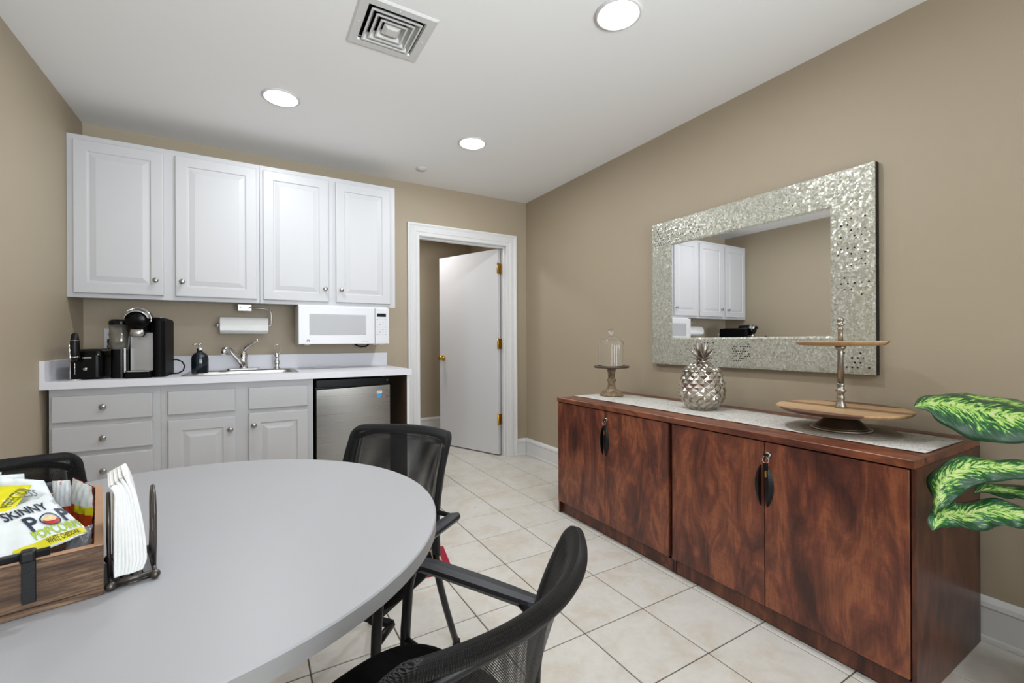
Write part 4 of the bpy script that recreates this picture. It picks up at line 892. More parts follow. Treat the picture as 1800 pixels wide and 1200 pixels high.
# mirror
MXF = 2.298
mi = empty('wall_mirror', (MXF, 1.46, 0.955), 'rectangular wall mirror in a pearly mosaic frame above the cabinets', 'mirror')
YA, YBm, ZA, ZBm = 0.848, 2.070, 0.950, 1.862   # outer
ya, yb, za, zb = 1.018, 1.910, 1.119, 1.703      # glass
m = MB(); m.box(MXF+0.002, XR-0.001, YA-0.001, YBm+0.001, ZA-0.001, ZBm+0.001); m.finish('backing', m_black, mi)
m = MB(); m.box(MXF-0.0015, MXF+0.0015, ya-0.005, yb+0.005, za-0.005, zb+0.005); m.finish('mirror_glass', m_mirror, mi)
out_ = [(YA, ZA), (YBm, ZA), (YBm, ZBm), (YA, ZBm)]; in_ = [(ya, za), (yb, za), (yb, zb), (ya, zb)]
for k in range(4):
    o0, o1 = out_[k], out_[(k+1) % 4]; i0, i1 = in_[k], in_[(k+1) % 4]
    m = MB(); f = MXF-0.006; q = 0.06
    lerp = lambda a, c, t: (a[0]+(c[0]-a[0])*t, a[1]+(c[1]-a[1])*t)
    oa, ob, ia, ib = o0, o1, i0, i1
    o2, o3 = lerp(o0, i0, q), lerp(o1, i1, q); i2, i3 = lerp(i0, o0, q), lerp(i1, o1, q)
    R_ = []
    for (A, B, x) in ((oa, ob, MXF+0.0018), (oa, ob, f+0.002), (o2, o3, f), (i2, i3, f), (ia, ib, f+0.003), (ia, ib, MXF-0.0018)):
        R_.append([(x, A[0], A[1]), (x, B[0], B[1])])
    a_ = [p[0] for p in R_]; b_ = [p[1] for p in R_]
    m.loops([a_, b_]); m.finish('frame_rail', m_mosaic, mi)
# little dark mirror chips set in clusters in the frame
random.seed(11)
def chips(y0, y1, z0, z1, step, keep, r0):
    m = MB(); n = 0
    ny = int((y1-y0)/step); nz = int((z1-z0)/step)
    for i in range(ny+1):
        for j in range(nz+1):
            if random.random() > keep: continue
            y = y0+i*step+(step/2 if j % 2 else 0); z = z0+j*step; r = r0*random.uniform(0.7, 1.1)
            m.loops([[(MXF-0.0058, y+r*cos(pi*k/3), z+r*sin(pi*k/3)) for k in range(6)], [(MXF-0.0072, y+r*cos(pi*k/3), z+r*sin(pi*k/3)) for k in range(6)]])
    o = m.finish('mirror_chips', m_chip, mi); o['kind'] = 'stuff'
chips(1.93, 2.05, 1.72, 1.83, 0.015, 0.75, 0.0035); chips(1.70, 1.93, 1.73, 1.80, 0.014, 0.45, 0.003)
chips(0.87, 0.99, 0.98, 1.05, 0.021, 0.6, 0.0045); chips(1.40, 1.50, 0.99, 1.09, 0.013, 0.7, 0.0038)
chips(0.87, 0.99, 1.30, 1.66, 0.026, 0.5, 0.004); chips(1.60, 1.80, 0.98, 1.10, 0.018, 0.4, 0.0035); chips(1.18, 1.28, 1.76, 1.83, 0.03, 0.5, 0.0035)

# ------------------------------------------------------------------ round table
TCX, TCY, TR, TZ = -0.157, 1.064, 0.523, 0.745
tb = empty('round_table', (TCX, TCY, 0), 'round grey white laminate table on a black pedestal', 'table')
m = MB(); m.lathe([(0.001, TZ-0.028), (TR-0.004, TZ-0.028), (TR-0.001, TZ-0.026), (TR-0.0008, TZ-0.003), (TR-0.003, TZ-0.0005), (TR-0.006, TZ), (0.001, TZ)], (TCX, TCY, 0), 160)
o = m.finish('tabletop', [m_table, m_tedge], tb)
for p in o.data.polygons:
    if abs(p.normal.z) < 0.5: p.material_index = 1
smooth(o, 30)
m = MB(); m.lathe([(0.036, 0.05), (0.036, TZ-0.05)], (TCX, TCY, 0), 28); m.lathe([(0.17, TZ-0.034), (0.17, TZ-0.0285)], (TCX, TCY, 0), 28); m.lathe([(0.05, TZ-0.08), (0.12, TZ-0.034)], (TCX, TCY, 0), 28); m.finish('column', m_dmetal, tb)
for k in range(4):
    a = pi/4+k*pi/2; c, s = cos(a), sin(a)
    m = MB(); m.tube([(TCX, TCY, 0.07), (TCX+0.15*c, TCY+0.15*s, 0.055), (TCX+0.32*c, TCY+0.32*s, 0.028), (TCX+0.345*c, TCY+0.345*s, 0.022)], [0.03, 0.026, 0.018, 0.015], 10)
    m.lathe([(0.018, 0.0006), (0.018, 0.012), (0.012, 0.016)], (TCX+0.33*c, TCY+0.33*s, 0), 14); m.finish('foot', m_dmetal, tb)

# ------------------------------------------------------------------ mesh back chairs
def make_chair(label):
    t = empty('mesh_chair', (0, 0, 0), label, 'chair', 'black mesh back chairs around the round table')
    W = 0.222
    def ctr(z):   # forward position of the side posts at height z
        if z > 0.40: s = min(1, (z-0.40)/0.38); return -0.198-0.072*s**1.3
        s = (0.40-z)/0.40; return -0.198-0.155*s**1.2
    ZT, ZB = 0.788, 0.395
    def bk(x, z):  # centre sheet of the back: concave towards the sitter, wings reaching forward
        s = max(0, min(1, (z-0.40)/0.38)); sag = 0.042+0.044*s; q = (x/W)**2
        return ctr(z)-sag*(1-q)+0.042*sin(pi*s)*q*q
    def wid(z):
        s = (z-ZB)/(ZT-ZB); return W*(0.93+0.035*s)
    m = MB()
    nu, nv = 64, 44; RR = 0.0155; rc = 0.034
    def pt(u, v, side):          # u -1..1 across, v 0..1 up
        z = ZB+(ZT-ZB)*v; w_ = wid(z)
        if z > ZT-rc: w_ -= rc-sqrt(max(0, rc*rc-(z-(ZT-rc))**2))
        x = w_*u; e = min(w_-abs(x), (ZT-z)*1.0, (z-ZB)*1.4+0.002)
        e = max(e, 0.0); h0 = 0.0075
        if e < RR: h = sqrt(max(0, RR*RR-(e-RR)**2))
        else:
            k = min(1, (e-RR)/0.022); h = RR+(h0-RR)*(k*k*(3-2*k))
        yc = bk(x, z)+0.014*min(1, max(0, e-RR)/0.03)
        return V((x, yc+side*h, z))
    cu = lambda a: sin(pi/2*(2*a-1)); cv = lambda c: 0.5+0.5*sin(pi*(c-0.5))
    uvf = lambda a, c: (cu(a)*W*1.12, cv(c)*(ZT-ZB))
    m.grid(lambda a, c: pt(cu(a), cv(c), 1), nu, nv, uvf=uvf); m.grid(lambda a, c: pt(-cu(a), cv(c), -1), nu, nv, uvf=lambda a, c: (-cu(a)*W*1.12, cv(c)*(ZT-ZB)))
    bmesh.ops.remove_doubles(m.b, verts=m.b.verts[:], dist=0.0002)
    o = m.finish('mesh_back', m_mesh, t, world=False)
    at_ = o.data.attributes.new('solid', 'FLOAT', 'POINT')
    for i, v in enumerate(o.data.vertices):
        z = v.co.z; ex = (wid(z)-abs(v.co.x)); ez = ZT-z
        at_.data[i].value = 1.0 if (ex < 0.020 or ez < 0.024) else 0.0
    # frame inside: top tube and side posts continuing as rear legs
    for sx in (-1, 1):
        m = MB(); pts = [(sx*(wid(z)-0.021 if z >= ZB else W*0.94-0.021), (bk(wid(z)-0.021, z) if z > ZB else ctr(z)), z) for z in (0.735, 0.66, 0.58, 0.50, 0.44, 0.40, 0.34, 0.26, 0.18, 0.10, 0.012)]
        m.tube(pts, 0.0115, 12); lg = m.finish('leg', m_dmetal, t, world=False)
        m = MB(); m.lathe([(0.014, 0.0006), (0.0145, 0.010), (0.0135, 0.024)], (pts[-1][0], pts[-1][1], 0), 14); m.finish('foot_cap', m_black, lg, world=False)
    m = MB(); m.tube([(x, bk(x, 0.762), 0.764-0.024*(abs(x)/0.195)**6) for x in [(-0.195+0.39*k/20) for k in range(21)]], 0.009, 10); m.finish('back_frame', m_dmetal, t, world=False)
    # seat
    m = MB()
    def so_(i, z):
        P = []
        for k in range(48):
            a = 2*pi*k/48; n_ = 3.2; ca, sa = cos(a), sin(a)
            x = (0.235-i)*math.copysign(abs(ca)**(2/n_), ca); y = -0.015+(0.195-i)*math.copysign(abs(sa)**(2/n_), sa)
            P.append((x*(1+0.10*(y+0.2)), y, z+(0.0 if z < 0.42 else -0.010*max(0, (y-0.10)/0.1)**2)))
        return P
    m.loops([so_(0.02, 0.385), so_(0.004, 0.392), so_(0.0, 0.405), so_(0.001, 0.418), so_(0.008, 0.429), so_(0.025, 0.436), so_(0.08, 0.438), so_(0.16, 0.437)], smooth=True); m.finish('seat', m_seat, t, world=False)
    m = MB(); 
    for sx in (-1, 1): m.tube([(sx*0.20, -0.19, 0.372), (sx*0.20, 0.13, 0.372)], 0.011, 10)
    m.tube([(-0.255, 0.12, 0.372), (0.255, 0.12, 0.372)], 0.011, 10); m.tube([(-0.20, -0.19, 0.372), (0.20, -0.19, 0.372)], 0.011, 10); m.finish('seat_frame', m_dmetal, t, world=False)
    for sx in (-1, 1):
        m = MB(); m.tube([(sx*0.272, 0.222, 0.012), (sx*0.270, 0.210, 0.20), (sx*0.270, 0.200, 0.40), (sx*0.276, 0.196, 0.50), (sx*0.286, 0.192, 0.540), (sx*0.288, 0.175, 0.549)], 0.0125, 12)
        m.tube([(sx*0.255, 0.12, 0.372), (sx*0.262, 0.16, 0.372), (sx*0.270, 0.202, 0.372)], 0.010, 8); lg = m.finish('leg', m_dmetal, t, world=False)
        m = MB(); m.lathe([(0.015, 0.0006), (0.0155, 0.010), (0.0145, 0.024)], (sx*0.272, 0.222, 0), 14); m.finish('foot_cap', m_black, lg, world=False)
        m = MB(); pts = [(sx*0.287, 0.225, 0.547), (sx*0.288, 0.21, 0.558), (sx*0.291, 0.12, 0.564), (sx*0.293, 0.0, 0.565), (sx*0.295, -0.09, 0.564), (sx*0.296, -0.145, 0.563), (sx*0.296, -0.160, 0.561)]
        ws = [0.020, 0.024, 0.025, 0.024, 0.022, 0.019, 0.010]
        rings = []
        for (x, y, z), w_ in zip(pts, ws): rings.append([(x-w_, y, z-0.004), (x-w_+0.003, y, z+0.004), (x, y, z+0.0055), (x+w_-0.003, y, z+0.004), (x+w_, y, z-0.004), (x+w_*0.6, y, z-0.016), (x-w_*0.6, y, z-0.016)])
        m.loops(rings, smooth=False); m.finish('armrest', m_arm, t, world=False)
        m = MB(); m.tube([(sx*0.288, -0.120, 0.553), (sx*0.262, -0.165, 0.551), (sx*0.215, -0.175, 0.550)], 0.008, 8); m.finish('arm_bracket', m_dmetal, t, world=False)
    return t
def face(o, x, y, fx, fy):
    o.location = (x, y, 0); o.rotation_euler = (0, 0, atan2(fy, fx)-pi/2)
chA = make_chair('black mesh chair at the far side of the table, in front of the small fridge')
face(chA, 0.248, 1.425, -0.787, -0.618)
chC = copy_tree(chA); chC['label'] = 'black mesh chair nearest the camera at the bottom edge of the photo'; face(chC, 0.173, 0.773, -0.45, 0.893)
chB = copy_tree(chA); chB['label'] = 'black mesh chair at the left, behind the wooden snack crate'; face(chB, -0.456, 1.414, 0.55, -0.83)

# small rug under the far chair
rg = empty('floor_rug', (0.45, 2.3, 0.0005), 'small red bordered floral rug on the tiles under the far chair', 'rug')
rp = [V((0.868, 2.165, 0)), V((0.825, 1.955, 0)), V((-0.20, 2.17, 0)), V((-0.13, 2.51, 0))]
def ins(P, d):
    c = sum(P, V((0, 0, 0)))/len(P); return [p+(c-p).normalized()*d for p in P]
rp = [V((0.885, 2.245, 0)), V((0.828, 1.968, 0)), V((-0.05, 2.15, 0)), V((0.03, 2.54, 0))]
m = MB(); a = [p+V((0, 0, 0.0008)) for p in rp]; c = [p+V((0, 0, 0.006)) for p in rp]; m.loops([a, c]); m.finish('border', m_rugb, rg)
q = ins(rp, 0.035); m = MB(); m.loops([[p+V((0, 0, 0.0061)) for p in q], [p+V((0, 0, 0.0068)) for p in q]]); m.finish('field', m_rug, rg)

# ------------------------------------------------------------------ snack crate
CA = radians(12.5); ca_, sa_ = cos(CA), sin(CA)
CW, CD, CH = 0.320, 0.360, 0.071
cr = empty('snack_crate', (-0.181-CW/2*ca_-CD/2*sa_, 0.837-CW/2*sa_+CD/2*ca_, TZ), 'rustic wooden crate with black metal handles on the table', 'crate', rz=CA)
w2, d2, th = CW/2, CD/2, 0.010
def cbox(name, mat, a, bev=0.0008): m = MB(); m.box(*a, bev, 1); return m.finish(name, mat, cr, world=False)
cbox('front_board', m_crate, (-w2, w2, -d2, -d2+th, 0.010, CH)); cbox('back_board', m_crate, (-w2, w2, d2-th, d2, 0.010, CH))
cbox('side_board', m_crate_y, (w2-th, w2, -d2+th, d2-th, 0.010, CH)); cbox('side_board', m_crate_y, (-w2, -w2+th, -d2+th, d2-th, 0.010, CH))
cbox('bottom_board', m_crate, (-w2, w2, -d2, d2, 0.0008, 0.0095))
cbox('edge_strip', m_cutedge, (-w2, w2, -d2, -d2+th, CH, CH+0.0012), 0); cbox('edge_strip', m_cutedge, (-w2, w2, d2-th, d2, CH, CH+0.0012), 0)
cbox('edge_strip', m_cutedge, (w2-th, w2, -d2+th, d2-th, CH, CH+0.0012), 0); cbox('edge_strip', m_cutedge, (-w2, -w2+th, -d2+th, d2-th, CH, CH+0.0012), 0)
for sy in (-1, 1):
    hd = MB(); hd.cyl((-w2+0.052, sy*(d2+0.010), CH+0.012), (w2-0.052, sy*(d2+0.010), CH+0.012), 0.0055, 12)
    hb = hd.finish('handle', m_dmetal, cr, world=False)
    for x in (w2-0.072, -w2+0.072):
        m = MB(); y0 = sy*(d2+0.0008); m.box(x-0.0065, x+0.0065, min(y0, y0+sy*0.003), max(y0, y0+sy*0.003), 0.018, CH+0.006, 0.0006, 1)
        y1 = sy*(d2+0.010); m.box(x-0.0075, x+0.0075, min(y0, sy*(d2+0.018)), max(y0, sy*(d2+0.018)), CH+0.004, CH+0.019, 0.003, 2)
        br = m.finish('bracket', m_brk if sy > 0 else m_dmetal, hb, world=False)

# ------------------------------------------------------------------ snack bags
def quadsurf(BL, BR, TL, TR, bulge=0.012, side=1):
    BL, BR, TL, TR = map(V, (BL, BR, TL, TR)); n = (BR-BL).cross(TL-BL).normalized()*side
    def P(a, c, off=0.0, thick=1.0):
        p = BL*(1-a)*(1-c)+BR*a*(1-c)+TL*(1-a)*c+TR*a*c
        b = bulge*thick*max(0, (1-abs(2*a-1)**2.5))**0.8*max(0, (1-abs(2*c-1)**3.5))**0.8
        w_ = 0.0012*sin(23*a+7*c)*sin(17*c-5*a)*(1 if thick > 0 else 0)
        return p+n*(b+off+w_)
    return P
def bag(name, Q, mats, label, group=None, bands=(), bulge=0.012, prints=(), side=1):
    P = quadsurf(*Q, bulge=bulge, side=side)
    t = empty(name, tuple(sum((V(q) for q in Q), V((0, 0, 0)))/4-V((0, 0, 0.03))), label, 'snack bag', group)
    m = MB(); nu, nv = 22, 24
    m.grid(lambda a, c: P(a, c), nu, nv); m.grid(lambda a, c: P(1-a, c, -0.0008, -0.8), nu, nv)
    bmesh.ops.remove_doubles(m.b, verts=m.b.verts[:], dist=0.0009)
    o = m.finish('bag_body', mats[0], t)
    for (c0, c1, mat, a0, a1) in bands:
        m = MB(); m.grid(lambda a, c: P(a0+(a1-a0)*a, c0+(c1-c0)*c, 0.0007), 20, 6); m.finish('printed_band', mat, t, fixn=False)
    for (txt, size, x, y, mat, rot, asp) in prints:
        tm = text_mb(txt, size, size*0.02)
        bmesh.ops.triangulate(tm.b, faces=tm.b.faces[:])
        bmesh.ops.subdivide_edges(tm.b, edges=[e for e in tm.b.edges if e.calc_length() > size*0.25], cuts=2)
        w0 = (V(Q[1])-V(Q[0])).length; h0 = (V(Q[2])-V(Q[0])).length
        for v in tm.b.verts:
            xx, yy = v.co.x*asp, v.co.y; c_, s_ = cos(rot), sin(rot); xx, yy = xx*c_-yy*s_, xx*s_+yy*c_
            v.co = P(x+xx/w0, y+yy/h0, 0.0012)
        tm.finish('lettering', mat, t, fixn=False)
    return t, P

def cl(x, y, z):      # crate coordinates to world
    c_, s_ = cos(CA), sin(CA); o = cr.location
    return (o.x+x*c_-y*s_, o.y+x*s_+y*c_, TZ+z)
def Qc(*P): return [cl(*p) for p in P]
BG = 'snack bags in the wooden crate'
t, P = bag('popcorn_bag', Qc((0.03, -0.160, 0.055), (0.145, -0.135, 0.080), (-0.02, -0.03, 0.09), (0.094, 0.0, 0.113)), [m_bagw],
    'white popcorn bag with navy letters and lime stripe, leaning over the crate front', BG, bands=[(0.015, 0.115, m_yel_ink, 0.40, 0.985)], bulge=0.010,
    prints=[('WHITE CHEDDAR', 0.0150, 0.80, 0.063, m_olive, 0, 0.27), ('POPCORN', 0.030, 0.80, 0.20, m_green_ink, 0, 0.34), ('P', 0.060, 0.665, 0.40, m_ink, 0, 0.42), ('P', 0.060, 0.955, 0.44, m_ink, 0, 0.36), ('SKINNY', 0.036, 0.70, 0.70, m_ink, 0, 0.36)])
m = MB()
def disc(mb, ca0, cc0, ra, rc_, a0, a1, off, r0=0.0, n=24):
    A = [P(ca0+ra*cos(a0+(a1-a0)*k/n), cc0+rc_*sin(a0+(a1-a0)*k/n), off) for k in range(n+1)]
    B = [P(ca0+ra*r0*cos(a0+(a1-a0)*k/n), cc0+rc_*r0*sin(a0+(a1-a0)*k/n), off) for k in range(n+1)]
    mb.loops([A, B], closed=False, cap0=False, cap1=False)
disc(m, 0.815, 0.40, 0.082, 0.135, 0, 2*pi, 0.0013, 0.86); m.finish('lettering', m_ink, t, fixn=False)
m = MB(); disc(m, 0.815, 0.40, 0.066, 0.110, pi, 2*pi, 0.0014, 0.02); m.finish('printed_bowl', m_red_ink, t, fixn=False)
m = MB(); disc(m, 0.815, 0.415, 0.054, 0.065, 0, 2*pi, 0.0017, 0.02); m.finish('printed_popcorn', m_pop, t, fixn=False)
bag('yellow_bag', Qc((-0.02, -0.045, 0.100), (0.060, -0.030, 0.104), (-0.03, 0.055, 0.136), (0.077, 0.004, 0.131)), [m_bagy], 'bright yellow snack bag lying behind the white popcorn bag', BG, bulge=0.008,
    prints=[('PERFECTION', 0.016, 0.93, 0.46, m_olive, pi/2-0.1, 0.8)])
bag('white_bag', Qc((0.0, 0.03, 0.04), (0.120, -0.004, 0.05), (0.02, 0.06, 0.145), (0.088, 0.04, 0.128)), [m_bagw], 'white snack bag with grey print, right of the yellow bag', BG, bulge=0.006,
    prints=[('FITNESS', 0.018, 0.60, 0.72, m_grey_ink, 0.1, 0.9), ('KIDS', 0.014, 0.86, 0.55, m_orange_ink, 0.1, 0.9)])
bag('white_bag', Qc((-0.07, 0.07, 0.05), (0.07, 0.05, 0.05), (-0.02, 0.075, 0.145), (0.064, 0.06, 0.140)), [m_bagw], 'tallest white snack bag with pointed corner in the back row', BG, bulge=0.006, prints=[('SNACK', 0.016, 0.75, 0.84, m_orange_ink, 0, 1.0)])
bag('white_bag', Qc((-0.10, 0.10, 0.05), (0.035, 0.09, 0.05), (-0.08, 0.10, 0.145), (0.036, 0.09, 0.142)), [m_bagw], 'white snack bag with teal print at the back left of the crate', BG, bulge=0.006, prints=[('CRISPS', 0.016, 0.55, 0.84, m_teal, 0, 1.0)])
bag('orange_bag', Qc((0.100, 0.09, 0.012), (0.132, 0.075, 0.012), (0.094, 0.10, 0.112), (0.118, 0.085, 0.112)), [m_bago], 'narrow white topped orange snack bag, left of the pair standing upright', BG, bulge=0.005, bands=[(0.55, 1.0, m_bagw, 0.0, 1.0)], prints=[('x', 0.010, 0.5, 0.96, m_orange_ink, 0, 1)])
bag('orange_bag', Qc((0.116, 0.07, 0.014), (0.147, -0.02, 0.022), (0.122, 0.055, 0.122), (0.148, 0.005, 0.112)), [m_bago], 'larger orange snack bag with white top, right of the pair, near the napkins', BG, bulge=0.006, bands=[(0.62, 1.0, m_bagw, 0.0, 1.0), (0.50, 0.64, m_bagy, 0.35, 1.0)])
bag('grey_packet', Qc((0.118, -0.150, 0.050), (0.147, -0.140, 0.052), (0.122, -0.105, 0.078), (0.148, -0.095, 0.078)), [m_bagg], 'small grey foil packet in the near right corner of the crate', BG, bulge=0.003)

# ------------------------------------------------------------------ napkins in their wire holder
NH = empty('napkin_holder', (-0.152, 0.850, TZ), 'bronze wire napkin holder with ball feet beside the crate', 'napkin holder', rz=CA)
m = MB()
for y in (0.0, 0.11):
    m.tube([(-0.024, y, 0.010), (0.026, y, 0.010)], 0.0035, 10)
    m.tube([(-0.020, y, 0.004), (0.022, y, 0.004)], 0.0016, 8)
for x in (-0.024, 0.026): m.tube([(x, 0.0, 0.010), (x, 0.11, 0.010)], 0.003, 10)
for x in (-0.012, 0.0, 0.013): m.tube([(x, 0.0, 0.008), (x, 0.11, 0.008)], 0.0018, 8)
m.finish('base', m_bronze, NH, world=False)
for x in (-0.024, 0.026):
    for y in (0.0, 0.11):
        m = MB(); m.ball((x, y-0.001 if y < 0.05 else y+0.001, 0.0072), 0.0068, 14); m.finish('ball_foot', m_bronze, NH, world=False)
for sx, x in ((-1, -0.0245), (1, 0.0265)):
    m = MB(); pts = []
    for k in range(25):
        a = pi*k/24; y = 0.055+0.034*cos(a); z = 0.086+0.040*sin(a); pts.append((x+sx*0.001, y, z))
    pts = [(x, 0.089, 0.010), (x+sx*0.001, 0.089, 0.05)]+pts+[(x+sx*0.001, 0.021, 0.05), (x, 0.021, 0.010)]
    m.tube(pts, 0.0026, 10)
    # fleur shape inside the loop
    for s2 in (-1, 1):
        m.tube([(x, 0.055, 0.012), (x, 0.055+s2*0.010, 0.03), (x, 0.055+s2*0.022, 0.045), (x, 0.055+s2*0.016, 0.060), (x, 0.055+s2*0.006, 0.052)], 0.0016, 8)
    m.tube([(x, 0.055, 0.010), (x, 0.055, 0.075)], 0.0018, 8)
    m.finish('side_loop', m_bronze, NH, world=False)
random.seed(5)
nn = 9
for i in range(nn):
    f = i/(nn-1)
    x0 = -0.0175+0.034*f
    def NP(a, c, i=i, f=f, x0=x0):
        # a 0..1 runs up the sheet, c 0..1 runs back; bottoms spread, tops lean left together and curl over
        z = 0.0155+0.143*a
        lean = -0.001-0.017*a**1.3*f
        xx = x0*(1-0.12*a)+lean+0.004*sin(a*pi*0.9)*(f-0.2)-0.007*(max(0, a-0.80)/0.2)**2*(1.0-0.6*f)
        yy = 0.006+0.098*c+0.0012*sin(5*a+i)+0.0010*i*0.3
        zz = z-0.010*(1-f)*(max(0, a-0.7)/0.3)**2+0.004*sin(3*i)*(a**3)*(1-c)
        if a < 0.1: xx += -0.010*f*(0.1-a)*10*0.5
        return V((xx, yy, zz))
    m = MB()
    th = 0.0043
    m.grid(lambda a, c: NP(a, c)+V((th/2, 0, 0)), 22, 8); m.grid(lambda a, c: NP(a, 1-c)+V((-th/2, 0, 0)), 22, 8)
    # rounded fold along the near edge
    rings = []
    for k in range(23):
        a = k/22; p = NP(a, 0); rings.append([p+V((th/2*cos(pi*j/6), -th/2*sin(pi*j/6)*0.9, 0)) for j in range(7)])
    m.loops(rings, closed=False, cap0=False, cap1=False, smooth=True)
    m.loops([[NP(1, c/8)+V((th/2, 0, 0)) for c in range(9)], [NP(1, c/8)+V((-th/2, 0, 0)) for c in range(9)]], closed=False, cap0=False, cap1=False)
    bmesh.ops.remove_doubles(m.b, verts=m.b.verts[:], dist=0.0001)
    m.xf(wm(NH))
    nl = single('paper_napkin', m, m_paper, ['leftmost folded napkin, against the crate side of the wire holder', 'folded white napkin behind the leftmost one in the stack', 'folded white napkin in the middle of the stack', 'folded white napkin in the middle of the stack', 'folded white napkin in the middle of the stack', 'folded white napkin in the middle of the stack', 'folded white napkin in the middle of the stack', 'folded white napkin just under the rightmost one', 'rightmost folded napkin, its embossed face turned to the open table'][i], 'napkin', 'folded napkins in the wire holder')

# ------------------------------------------------------------------ plant at the right edge
PX, PY = 2.02, 0.16
pl = empty('potted_plant', (PX, PY, 0), 'variegated green and cream leafy plant right of the cabinets, cut by the frame', 'plant')
m = MB(); m.lathe([(0.115, 0.0008), (0.12, 0.01), (0.145, 0.26), (0.148, 0.27), (0.138, 0.27), (0.132, 0.24), (0.001, 0.24)], (PX, PY, 0), 48); m.finish('pot', m_pot, pl)
m = MB(); m.lathe([(0.130, 0.241), (0.12, 0.252), (0.001, 0.256)], (PX, PY, 0), 32); m.finish('soil', m_soil, pl)
def cr_(pts, n):
    P_ = [pts[0]*2-pts[1]]+pts+[pts[-1]*2-pts[-2]]; out = []
    for i in range(1, len(P_)-2):
        for k in range(n):
            t = k/n; a, b2, c, d = P_[i-1], P_[i], P_[i+1], P_[i+2]
            out.append(0.5*((2*b2)+(-a+c)*t+(2*a-5*b2+4*c-d)*t*t+(-a+3*b2-3*c+d)*t**3))
    out.append(P_[-2]); return out
def leaf(mid, wmax, sideA, sideB, wave=0.006, tw=0.0, stem_from=None):
    """mid runs from tip to base; sideA/sideB are the directions the two halves lean in"""
    pts = cr_([V(p) for p in mid], 8); n = len(pts)-1
    A, B = V(sideA).normalized(), V(sideB).normalized()
    m = MB(); m.uv = m.b.loops.layers.uv.new('UVMap')
    ln = sum((pts[i+1]-pts[i]).length for i in range(n))
    acc = [0]
    for i in range(n): acc.append(acc[-1]+(pts[i+1]-pts[i]).length)
    def w_(s): return wmax*max(0.02, sin(pi*min(1, s*0.99)**0.80))**1.05 if s < 0.97 else wmax*0.1
    nv = 8
    rows = []
    for i, p in enumerate(pts):
        s = acc[i]/ln; row = []
        t = (pts[min(i+1, n)]-pts[max(0, i-1)]).normalized()
        for j in range(-nv, nv+1):
            d = A if j > 0 else B; d = (d-t*d.dot(t)).normalized(); q = abs(j)/nv
            up = t.cross(d)
            if up.z < 0: up = -up
            off = d*(w_(s)*q)+up*(0.18*w_(s)*(q-q*q)*2+wave*q*q*sin(15*s*ln/0.3*1.3+(1.2 if j > 0 else 0)))
            row.append(p+off)
        rows.append(row)
    G_ = [[m.b.verts.new(v) for v in row] for row in rows]
    for i in range(n):
        for j in range(2*nv):
            f = m.b.faces.new((G_[i][j], G_[i+1][j], G_[i+1][j+1], G_[i][j+1])); f.smooth = True
            for l, (a, c) in zip(f.loops, ((i, j), (i+1, j), (i+1, j+1), (i, j+1))): l[m.uv].uv = (acc[a]/0.30+len(pl.children)*1.7, (c-nv)/nv)
    o = m.finish('leaf', m_leaf, pl, fixn=False)
    o.modifiers.new('s', 'SOLIDIFY').thickness = 0.0008
    b0 = pts[-1]; top = V((PX, PY, 0.25)); mid_ = (b0+V((PX, PY, b0.z-0.12)))/2
    st = MB(); st.tube(cr_([b0, V(((b0.x*0.6+PX*0.4), b0.y*0.6+PY*0.4, b0.z-0.05)), V((PX, PY, 0.42)), top], 6), [0.004]*19, 8) if False else st.tube([b0, V((b0.x*0.6+PX*0.4, b0.y*0.6+PY*0.4, b0.z-0.045)), V((b0.x*0.25+PX*0.75, b0.y*0.25+PY*0.75, b0.z-0.16)), V((PX+random.uniform(-.02, .02), PY+random.uniform(-.02, .02), 0.25))], [0.0035, 0.0045, 0.0055, 0.007], 8)
    st.finish('stalk', m_stem, pl)
leaf([(1.929, 0.607, 0.872), (1.944, 0.577, 0.890), (1.965, 0.532, 0.888), (1.987, 0.479, 0.876), (2.00, 0.426, 0.866), (2.016, 0.37, 0.860), (2.035, 0.313, 0.857), (2.05, 0.26, 0.845)], 0.112, (-0.62, -0.35, -0.80), (0.75, 0.30, 0.25), 0.004)
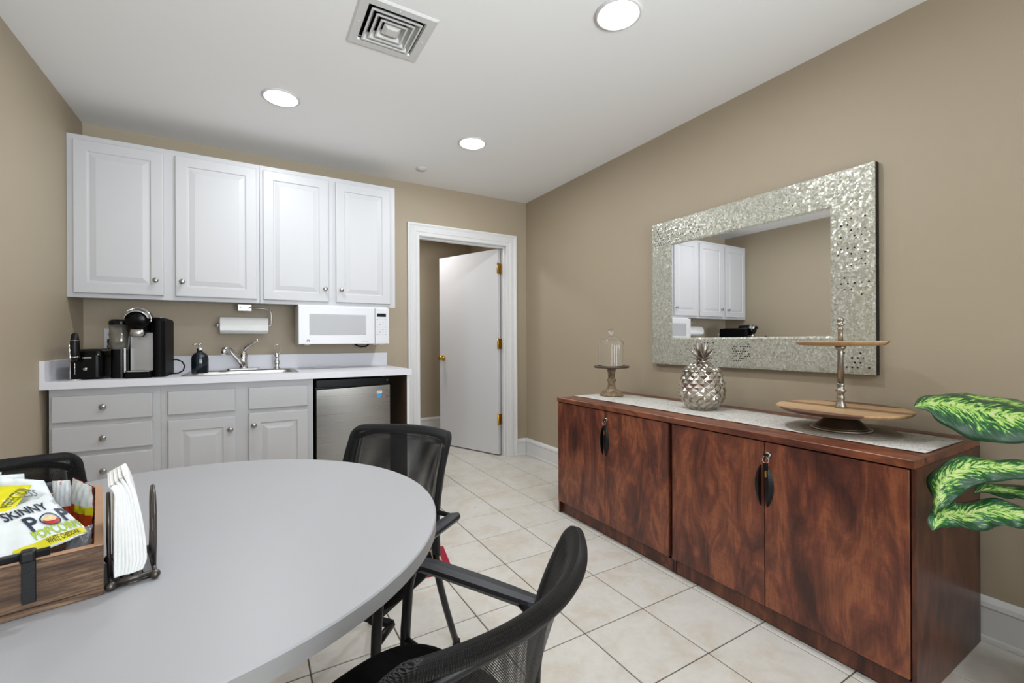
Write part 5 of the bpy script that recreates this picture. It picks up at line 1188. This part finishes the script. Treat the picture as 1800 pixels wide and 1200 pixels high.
leaf([(1.672, 0.479, 0.595), (1.688, 0.481, 0.632), (1.717, 0.482, 0.668), (1.756, 0.476, 0.699), (1.790, 0.456, 0.722), (1.826, 0.423, 0.733), (1.854, 0.384, 0.735), (1.872, 0.339, 0.742), (1.885, 0.297, 0.745), (1.90, 0.25, 0.735)], 0.052, (-0.55, -0.35, -0.74), (0.75, 0.35, 0.30), 0.005)
leaf([(1.638, 0.476, 0.564), (1.666, 0.471, 0.591), (1.704, 0.460, 0.605), (1.741, 0.438, 0.603), (1.776, 0.407, 0.618), (1.809, 0.364, 0.619), (1.822, 0.324, 0.628), (1.84, 0.282, 0.630), (1.87, 0.24, 0.61)], 0.046, (-0.55, -0.35, -0.70), (0.7, 0.35, 0.45), 0.012)
leaf([(1.905, 0.458, 0.628), (1.926, 0.435, 0.642), (1.950, 0.394, 0.645), (1.958, 0.351, 0.643), (1.965, 0.312, 0.640), (1.98, 0.26, 0.61)], 0.052, (-0.7, -0.3, -0.1), (0.7, 0.2, 0.2), 0.004)
leaf([(1.948, 0.433, 0.672), (1.972, 0.404, 0.690), (1.985, 0.372, 0.698), (1.992, 0.330, 0.700), (2.0, 0.27, 0.68)], 0.040, (-0.7, -0.2, -0.1), (0.7, 0.2, 0.2), 0.003)
leaf([(2.085, 0.625, 0.855), (2.105, 0.60, 0.888), (2.130, 0.55, 0.897), (2.150, 0.48, 0.895), (2.14, 0.41, 0.885), (2.12, 0.34, 0.87), (2.08, 0.27, 0.84)], 0.062, (-0.7, -0.2, -0.12), (0.7, 0.2, 0.1), 0.005)
leaf([(2.20, 0.30, 1.02), (2.18, 0.27, 1.03), (2.14, 0.22, 1.0), (2.09, 0.18, 0.94), (2.05, 0.165, 0.86)], 0.05, (0, 0.9, -0.1), (0, -0.9, -0.1), 0.005)
leaf([(1.90, -0.14, 0.86), (1.92, -0.09, 0.90), (1.95, -0.02, 0.91), (1.98, 0.06, 0.87), (2.00, 0.12, 0.80)], 0.055, (-0.9, 0, -0.1), (0.9, 0.1, -0.1), 0.005)
